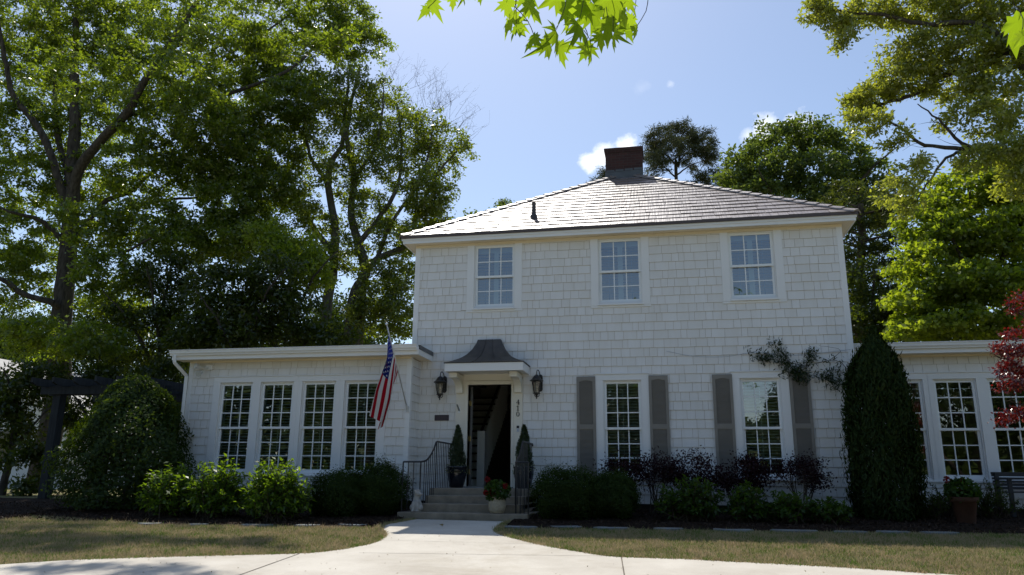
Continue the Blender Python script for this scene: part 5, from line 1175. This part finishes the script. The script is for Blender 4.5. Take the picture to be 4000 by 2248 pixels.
# --- generic background trees (shared meshes)
def generic(name, lab, H, R, mat, bark, ncl, leaf, group, low=.2):
    base = np.array([0, 0, 0.]); limbs = [([base-[0, 0, .4], [.15, 0, H*.3], [-.1, .1, H*.6], [0, 0, H*.92]], H*.022, .04)]
    for k in range(9):
        a = k*2.4; z = H*(low+.06*k); r = R*random.uniform(.6, .9); limbs.append(([[0, 0, z], [math.cos(a)*r*.5, math.sin(a)*r*.5, z+H*.09], [math.cos(a)*r, math.sin(a)*r, z+H*.14]], H*.008, .02))
    cls = []
    for k in range(16):
        a = k*2.4; z = H*(low+.1+(.85-low)*(k+.5)/16); rr = R*math.sin(math.pi*min(.95, .25+.72*(k+.5)/16))*.72; cls.append(((math.cos(a)*rr, math.sin(a)*rr, z), (R*.42, R*.42, H*.11), ncl//16))
    cls.append(((0, 0, H*.6), (R*.5, R*.5, H*.3), ncl//6))
    return tree(name, lab, 'tree', base, limbs, cls, leaf, bark, mat, group)
BG = 'trees of the wood behind the house'
gl = dict(n=60, s=.5, L=.24, W=.12, up=.35)
g1 = generic('woodland_tree', 'broad green tree far back at the left, behind the big oak', 11, 4.6, WOODL, BARK, 330, gl, BG)
g1.location = (-33, 24, -.54)
wood = [((-41, 20), .95, 'shadowed tree at the far left edge of the wood'), ((-26, 27), 1.05, 'tall back tree between the oak trunk and the slender tree'), ((-18, 24), .95, 'back tree showing behind the left wing roof'), ((-11, 27), .75, 'small back tree left of the main roof corner'), ((-50, 34), 1.2, 'most distant tree at the left frame edge')]
for k, ((x, y), s, lab) in enumerate(wood): copy_tree(g1, (x, y, -.54), k*1.7+.5, s, lab)
# far wood as one mass along the skyline
n = 26000; cx_ = rng.uniform(-75, 60, n); base_h = 5.5+2.5*np.sin(cx_*.21)+1.6*np.sin(cx_*.57+1); zz = rng.uniform(0, 1, n)**.7*base_h-.5; yy = 46+rng.uniform(0, 7, n)
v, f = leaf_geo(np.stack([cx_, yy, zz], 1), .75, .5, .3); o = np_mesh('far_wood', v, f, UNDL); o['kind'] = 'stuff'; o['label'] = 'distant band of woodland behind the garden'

# --- right side
Y = 20.0
r3 = [(1890, 395, 0, 70, 55), (1960, 345, 0, 70, 40), (2060, 340, .5, 70, 40), (1850, 440, 0, 50, 40), (1950, 420, -1, 80, 50), (2050, 420, -1, 80, 50), (2140, 400, .5, 60, 45), (2190, 430, 0, 45, 40), (1900, 480, -1, 70, 40), (2000, 500, -1, 80, 40), (2100, 500, -1, 80, 50), (2190, 510, 0, 60, 60), (2120, 350, .5, 40, 20), (1930, 310, 0, 40, 16), (2020, 305, 0, 45, 16)]
blobtree('hickory_tree', 'tall round crowned green tree behind the right roof slope', 'tree', 2010, 20.0, 320, [(x, y, dy, rx, ry, int(rx*ry/58), 2.2) for x, y, dy, rx, ry in r3], dict(n=44, s=.24, L=.20, W=.11, up=.4, flat=.5), RNDL, BARK, h0=.3, dtop=22)
Y = 25.0; b0 = P(1702, 470, Y); base = np.array([b0[0], Y, float(gz(Y))])
pn = [([base, P(1702, 470, Y), P(1706, 420, Y), P(1712, 375, Y), P(1715, 340, Y)], .12, .03)]
for pts in ([(1704, 440), (1740, 415), (1790, 400)], [(1704, 450), (1670, 420), (1640, 400)], [(1708, 405), (1740, 375), (1775, 350)], [(1706, 420), (1670, 385), (1645, 360)], [(1712, 375), (1690, 345), (1675, 335)], [(1703, 470), (1760, 455), (1830, 450)], [(1703, 465), (1660, 450), (1630, 440)]): pn.append((pl(pts, Y, random.uniform(-2, 2)), .05, .015))
pc = [cl(x, y, Y+random.uniform(-1, 1), rx*1.05, ry, int(n*1.7), 1.8) for x, y, rx, ry, n in ((1710, 345, 45, 22, 34), (1660, 352, 36, 20, 28), (1762, 360, 40, 22, 30), (1640, 385, 26, 20, 18), (1790, 390, 26, 22, 20), (1700, 380, 50, 20, 26), (1750, 400, 36, 18, 18), (1660, 410, 34, 18, 16), (1800, 452, 50, 14, 22), (1850, 465, 40, 14, 18), (1640, 440, 26, 10, 8), (1720, 330, 30, 10, 12), (1760, 470, 40, 10, 10))]
tree('pine_tree', 'dark pine with open rounded crown behind the chimney', 'tree', base, pn, pc, dict(n=52, s=.18, L=.25, W=.034, up=.3, flat=.6), TWIG, PINEL, bark_sides=6)
p0 = P(1518, 442, 24); tree('pine_tree', 'small tuft of pine top showing left of the chimney base', 'tree', np.array([p0[0], 24, -.5]), [([[p0[0], 24, -.5], [p0[0], 24, 6], p0], .2, .03)], [cl(1519, 440, 24, 9, 10, 10, .5), cl(1500, 470, 24, 40, 14, 10, 1)], dict(n=60, s=.22, L=.24, W=.035, up=.3), PINEB, PINEL)
p0 = P(1274, 516, 22); tree('woodland_tree', 'leafy tree top just showing over the left roof slope', 'tree', np.array([p0[0], 22, -.5]), [([[p0[0], 22, -.5], [p0[0]-.1, 22, 6], p0], .2, .03)], [cl(1275, 520, 22, 14, 12, 10, .5), cl(1190, 550, 22, 10, 6, 4, .5), cl(1280, 560, 22, 60, 25, 20, 2)], dict(n=60, s=.25, L=.18, W=.09, up=.3), BARK, RNDL)
# dark conifer right of the house
Y = 13.0; b0 = P(2168, 860, Y); base = np.array([b0[0], Y, float(gz(Y))])
cn = [([base, P(2170, 860, Y), P(2166, 700, Y), P(2168, 560, Y), P(2160, 470, Y)], .26, .08)]
cc_ = []
for k in range(22):
    y = 480+k*17; s = 1 if k % 2 else -1; ln = random.uniform(50, 120); tipx, tipy = 2167+s*ln, y-random.uniform(-10, 25); dY = random.uniform(-2, 2); cn.append(([P(2167, y+10, Y), P(2167+s*ln*.5, y-4, Y+dY*.5), P(tipx, tipy, Y+dY)], .05, .015)); cc_.append(cl(2167+s*ln*.7, y-6, Y+dY*.7, ln*.42, 13, 14, .7)); cc_.append(cl(2167+s*ln*.3, y-2, Y-dY*.5, ln*.3, 14, 8, .7))
tree('dark_conifer', 'dark conifer with level branches at the right end of the roof', 'tree', base, cn, cc_, dict(n=30, s=.20, L=.18, W=.06, up=.5, flat=.4), PINEB, DARKC, bark_sides=6)
blobtree('understory_tree', 'dark tree low behind the right wing beside the house corner', 'tree', 2190, 11.0, 640, [(2160, 700, 0, 40, 50, 18, 1), (2230, 770, 0, 60, 45, 34, 1), (2170, 820, 0, 50, 50, 40, 1), (2260, 840, 0, 60, 40, 34, 1)], UL, UNDL)
mp = [(2330, 560, 0, 70, 60), (2420, 480, 0, 80, 60), (2520, 460, 0, 80, 70), (2300, 660, -.5, 60, 50), (2400, 600, -.5, 90, 60), (2500, 600, -.5, 90, 70), (2290, 760, -1, 50, 45), (2370, 720, -1, 80, 60), (2470, 720, -1, 90, 60), (2560, 720, -.5, 60, 70), (2340, 820, -1, 70, 40), (2440, 820, -1, 80, 45), (2540, 820, -1, 70, 45), (2280, 830, -1, 50, 30), (2560, 560, 0, 50, 50)]
blobtree('maple_tree', 'bright yellow green maple behind the right wing', 'tree', 2430, 9.0, 440, [(x, y, dy, rx, ry, int(rx*ry/52), 1.6) for x, y, dy, rx, ry in mp], dict(n=44, s=.19, L=.135, W=.10, up=.5, flat=.35), BRTL, BARK, h0=.2)
# olive toned oak leaning in from the right
Y = 3.0; tb = np.array([10.4, 2.6, float(gz(2.6))]); top = P(2640, 60, Y)
ro = [([tb-[0, 0, .3], tb+[.1, .1, 3], P(2660, 560, 2.4), P(2650, 380, Y), P(2620, 200, Y), P(2600, 40, Y), P(2590, -150, Y)], .34, .12),
 (pl([(2650, 330), (2556, 133), (2450, 60), (2330, 62), (2237, 40), (2139, 31), (2030, 20)], Y, -1), .095, .02),
 (pl([(2640, 290), (2548, 133), (2470, 170), (2370, 191), (2303, 236), (2230, 260), (2150, 290)], Y, .6), .12, .02),
 (pl([(2660, 420), (2540, 385), (2455, 378), (2326, 364), (2263, 320), (2190, 290)], Y, -.8), .085, .012),
 (pl([(2600, 390), (2438, 369), (2371, 311), (2308, 262)], Y, -.3), .06, .012),
 (pl([(2455, 378), (2380, 400), (2330, 470), (2290, 520)], Y, -.8), .045, .01),
 (pl([(2600, 100), (2480, 10), (2350, -30), (2200, -40)], Y, .5), .08, .02)]
oc = []
for (x, y, rx, ry, n, dY) in ((2060, 15, 46, 22, 20, -.8), (2110, 45, 50, 30, 22, -.7), (2130, 90, 26, 22, 8, -.7), (2190, 20, 60, 30, 26, -.5), (2260, 30, 60, 40, 30, -.3), (2340, 40, 60, 40, 30, 0), (2430, 40, 70, 50, 44, 0), (2530, 50, 70, 60, 50, 0), (2330, 130, 80, 45, 46, 0), (2440, 130, 80, 45, 48, 0), (2540, 140, 60, 50, 40, 0), (2240, 150, 40, 40, 14, .2), (2290, 200, 80, 35, 44, .3), (2400, 210, 80, 40, 36, .2), (2500, 230, 70, 45, 34, 0), (2200, 240, 55, 35, 30, .5), (2160, 265, 40, 28, 18, .5), (2180, 310, 50, 30, 16, -.6), (2240, 350, 40, 25, 7, -.6), (2500, 300, 70, 40, 26, -.3), (2420, 290, 60, 30, 12, -.3), (2540, 380, 60, 50, 30, -.6), (2460, 400, 50, 30, 14, -.7), (2300, 440, 50, 40, 14, -.8), (2290, 510, 40, 35, 12, -.8), (2230, 480, 30, 20, 5, -.6), (2560, 460, 50, 50, 30, -.3), (2400, -40, 150, 40, 50, 0)):
    oc.append(cl(x, y, Y+dY, rx, ry, int(n*1.5), .8))
bare = [([P(a, b, Y-.7), P(a-30, b+random.uniform(-10, 25), Y-.6), P(a-60, b+random.uniform(-20, 50), Y-.5)], .008) for a, b in ((2330, 364), (2300, 345), (2263, 320), (2371, 311), (2420, 366), (2350, 368), (2300, 500), (2400, 330))]
tree('willow_oak', 'olive green oak reaching in from the right edge over the yard', 'tree', tb, ro, oc, dict(n=34, s=.125, L=.125, W=.056, up=.2, flat=.7), BARK, OLIVE, bare=bare, twig=.005)
# red japanese maple at the right edge
Y = -2.6; jb = np.array([6.5, Y, float(gz(Y))])
jl = [([jb-[0, 0, .1], jb+[-.05, 0, .8], P(2640, 1000, Y), P(2620, 860, Y), P(2610, 740, Y)], .06, .015), ([P(2640, 1000, Y), P(2590, 940, Y), P(2540, 905, Y), P(2490, 890, Y)], .02, .005), ([P(2630, 1050, Y), P(2580, 1020, Y), P(2530, 1010, Y)], .018, .005), ([P(2620, 860, Y), P(2585, 810, Y), P(2545, 765, Y)], .018, .005)]
jc = [cl(x, y, Y+dy, rx, ry, n, .3) for x, y, rx, ry, n, dy in ((2560, 765, 22, 26, 9, 0), (2545, 845, 26, 14, 8, 0), (2508, 885, 24, 14, 8, -.1), (2555, 885, 30, 16, 13, 0), (2530, 925, 34, 16, 15, 0), (2565, 945, 26, 20, 13, .1), (2545, 970, 34, 14, 13, 0), (2555, 1045, 32, 16, 14, 0), (2535, 1060, 22, 10, 6, 0), (2610, 800, 40, 60, 20, 0), (2620, 950, 40, 60, 24, 0), (2640, 1060, 50, 50, 16, 0))]
tree('japanese_maple', 'red leaved japanese maple reaching in at the right frame edge', 'tree', jb, jl, jc, dict(n=30, s=.066, L=.058, W=.032, up=.5, flat=.75), TWIG, REDL, twig=.003)

# ------------------------------------------------------------------ the maple the photographer stands under
def maple_leaf(center, size, nrm_, tip):
    """five-lobed leaf outline as a fan"""
    lobes = [(-90, .28), (-62, .42), (-38, .30), (-22, .74), (-6, .46), (3, .70), (10, 1.0), (17, .72), (28, .50), (38, .66), (54, .40), (66, .84), (72, .72), (80, .80), (90, 1.16)]
    ang = [a for a, r in lobes]+[180-a for a, r in lobes[::-1][1:]]; rad = [r for a, r in lobes]+[r for a, r in lobes[::-1][1:]]
    n_ = norm(np.asarray(nrm_, float)); t_ = np.asarray(tip, float); t_ = norm(t_-n_*(t_ @ n_)); b_ = np.cross(n_, t_)
    cur = random.uniform(.15, .95); pts = [center]
    for a, r in zip(ang, rad):
        ra = math.radians(a); r2 = r*size*random.uniform(.92, 1.06); x, y = math.cos(ra)*r2, math.sin(ra)*r2; pts.append(center+b_*x+t_*y-n_*(cur*(x*x*1.4+y*y*.6)/size))
    k = len(pts)-1; return np.array(pts), [(0, i, i % k+1) for i in range(1, k+1)]
MT = np.array([2.3, -18.3, float(gz(-16))])
root = thing('sugar_maple', 'maple branch of large translucent green leaves hanging in close overhead', 'tree', MT)
T = Tubes(); LV, LF = [], []; off = 0
lm_ = [([MT-[0, 0, .3], MT+[-.1, .1, 2.0], MT+[-.3, .5, 3.6], MT+[-.5, .8, 6]], .22, .12), ([MT+[-.25, .4, 3.2], [1.3, -16, 2.9], [.6, -14.2, 2.6], [-.1, -13.1, 2.15], [-.35, -12.9, 1.9]], .06, .006), ([[.6, -14.2, 2.6], [-.3, -13.6, 2.3], [-.75, -13.2, 1.85]], .02, .004), ([[1.3, -16, 2.9], [1.4, -14.2, 2.4], [1.08, -13.3, 1.7]], .025, .004)]
for p_, a, b in lm_: q = smooth_path(p_, 24); T.add(q, np.linspace(a, b, 24), 8)
leaf_px = []
# (x, y) of the leaf middle, half-size in px
for (x, y, s) in ((1090, 8, 42), (1074, 22, 22), (1140, -6, 34), (1165, -12, 28), (1205, -14, 26), (1290, 40, 44), (1275, 8, 34), (1300, 70, 34), (1330, 15, 48), (1400, 80, 52), (1375, 108, 44), (1345, 95, 36), (1430, 20, 52), (1455, 60, 60), (1410, 118, 40), (1490, 30, 54), (1520, 20, 48), (1530, 62, 50), (1510, 92, 36), (1560, 30, 52), (1572, 66, 44), (1545, 82, 36), (1590, 48, 34), (1470, 120, 28), (1482, 128, 22), (1460, 5, 50), (1400, -10, 60), (1540, -12, 56), (1580, 0, 40), (1330, -20, 50), (1480, -25, 60), (1600, 70, 26), (1480, 118, 34), (1486, 135, 24), (2560, 55, 66), (2600, 20, 80), (2572, 90, 40)):
    leaf_px.append((x, y, s))
for (x, y, s) in leaf_px:
    Yl = -13.25+random.uniform(-.3, .3); c = P(x, y, Yl); size = s*mpp(c)*random.uniform(.9, 1.25)
    n_ = np.array([random.gauss(0, .6), random.uniform(.0, 1.0), random.uniform(.35, 1.0)]); tp_ = np.array([random.gauss(0, .5), .0, -1])
    if y > 115 and s < 30: n_ = np.array([.9, -.4, .2])
    v, f = maple_leaf(c, size, n_, tp_); LV.append(v); LF += [(a+off, b+off, d+off) for a, b, d in f]; off += len(v)
    st_ = c-norm(tp_)*size*.1; anchor = st_+np.array([random.gauss(0, .05), random.uniform(-.05, .1), random.uniform(.09, .2)]); T.add(smooth_path([anchor, (anchor+st_)/2+[.01, 0, 0], st_], 5), .0012, 4)
# the rest of the crown, above and behind the viewer
for k in range(2600):
    d = norm(rng.normal(size=3)); c = np.array([1.2, -19.5, 6.2])+d*np.array([4.6, 4.0, 2.6])*random.uniform(.35, 1)
    if c[1] > -15.2 and c[2] < 4.2: continue
    v, f = maple_leaf(c, random.uniform(.09, .15), np.array([random.gauss(0, .5), random.gauss(0, .5), 1]), rng.normal(size=3)); LV.append(v); LF += [(a+off, b+off, e+off) for a, b, e in f]; off += len(v)
for k in range(14):
    a = random.uniform(0, 6.28); q = np.array([1.2, -19.5, 6.2])+np.array([math.cos(a)*3.8, math.sin(a)*3.3, random.uniform(-1.5, 1.8)]); T.add(smooth_path([MT+[-.3, .5, random.uniform(3, 5.5)], (MT+[-.4, .7, 5.0]+q)/2, q], 9), np.linspace(.05, .01, 9), 5)
np_mesh('crown', np.concatenate(LV), np.array(LF), MAPL, root); w, f = T.geo(); np_mesh('trunk', w, f, BARK, root, smooth=True)

# trees across the drive behind the viewer: they stand in the window reflections
for k, ((x, y), s, lab) in enumerate((((-9, -40), 1.25, 'tree across the street mirrored in the left windows'), ((-20, -36), 1.1, 'tree across the street mirrored at the left wing'), ((-1.5, -37), 1.05, 'tree across the street mirrored in the first shuttered window'), ((9.5, -44), .8, 'smaller tree across the street mirrored in the second shuttered window'), ((19, -38), 1.15, 'tree across the street mirrored in the right wing'))):
    copy_tree(g1, (x, y, -1.6), k*1.1+2, s, lab)
n = 46000; cx_ = rng.uniform(-70, 60, n); base_h = 11+3.5*np.sin(cx_*.17+.6)+2.0*np.sin(cx_*.45+1)-6.5*np.exp(-((cx_-6.5)/3.2)**2); zz = rng.uniform(0, 1, n)**.75*base_h-1.8; yy = -52-rng.uniform(0, 8, n)
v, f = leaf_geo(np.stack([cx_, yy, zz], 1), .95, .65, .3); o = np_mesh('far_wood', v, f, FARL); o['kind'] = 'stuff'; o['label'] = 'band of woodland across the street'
print('objects', len(bpy.data.objects))
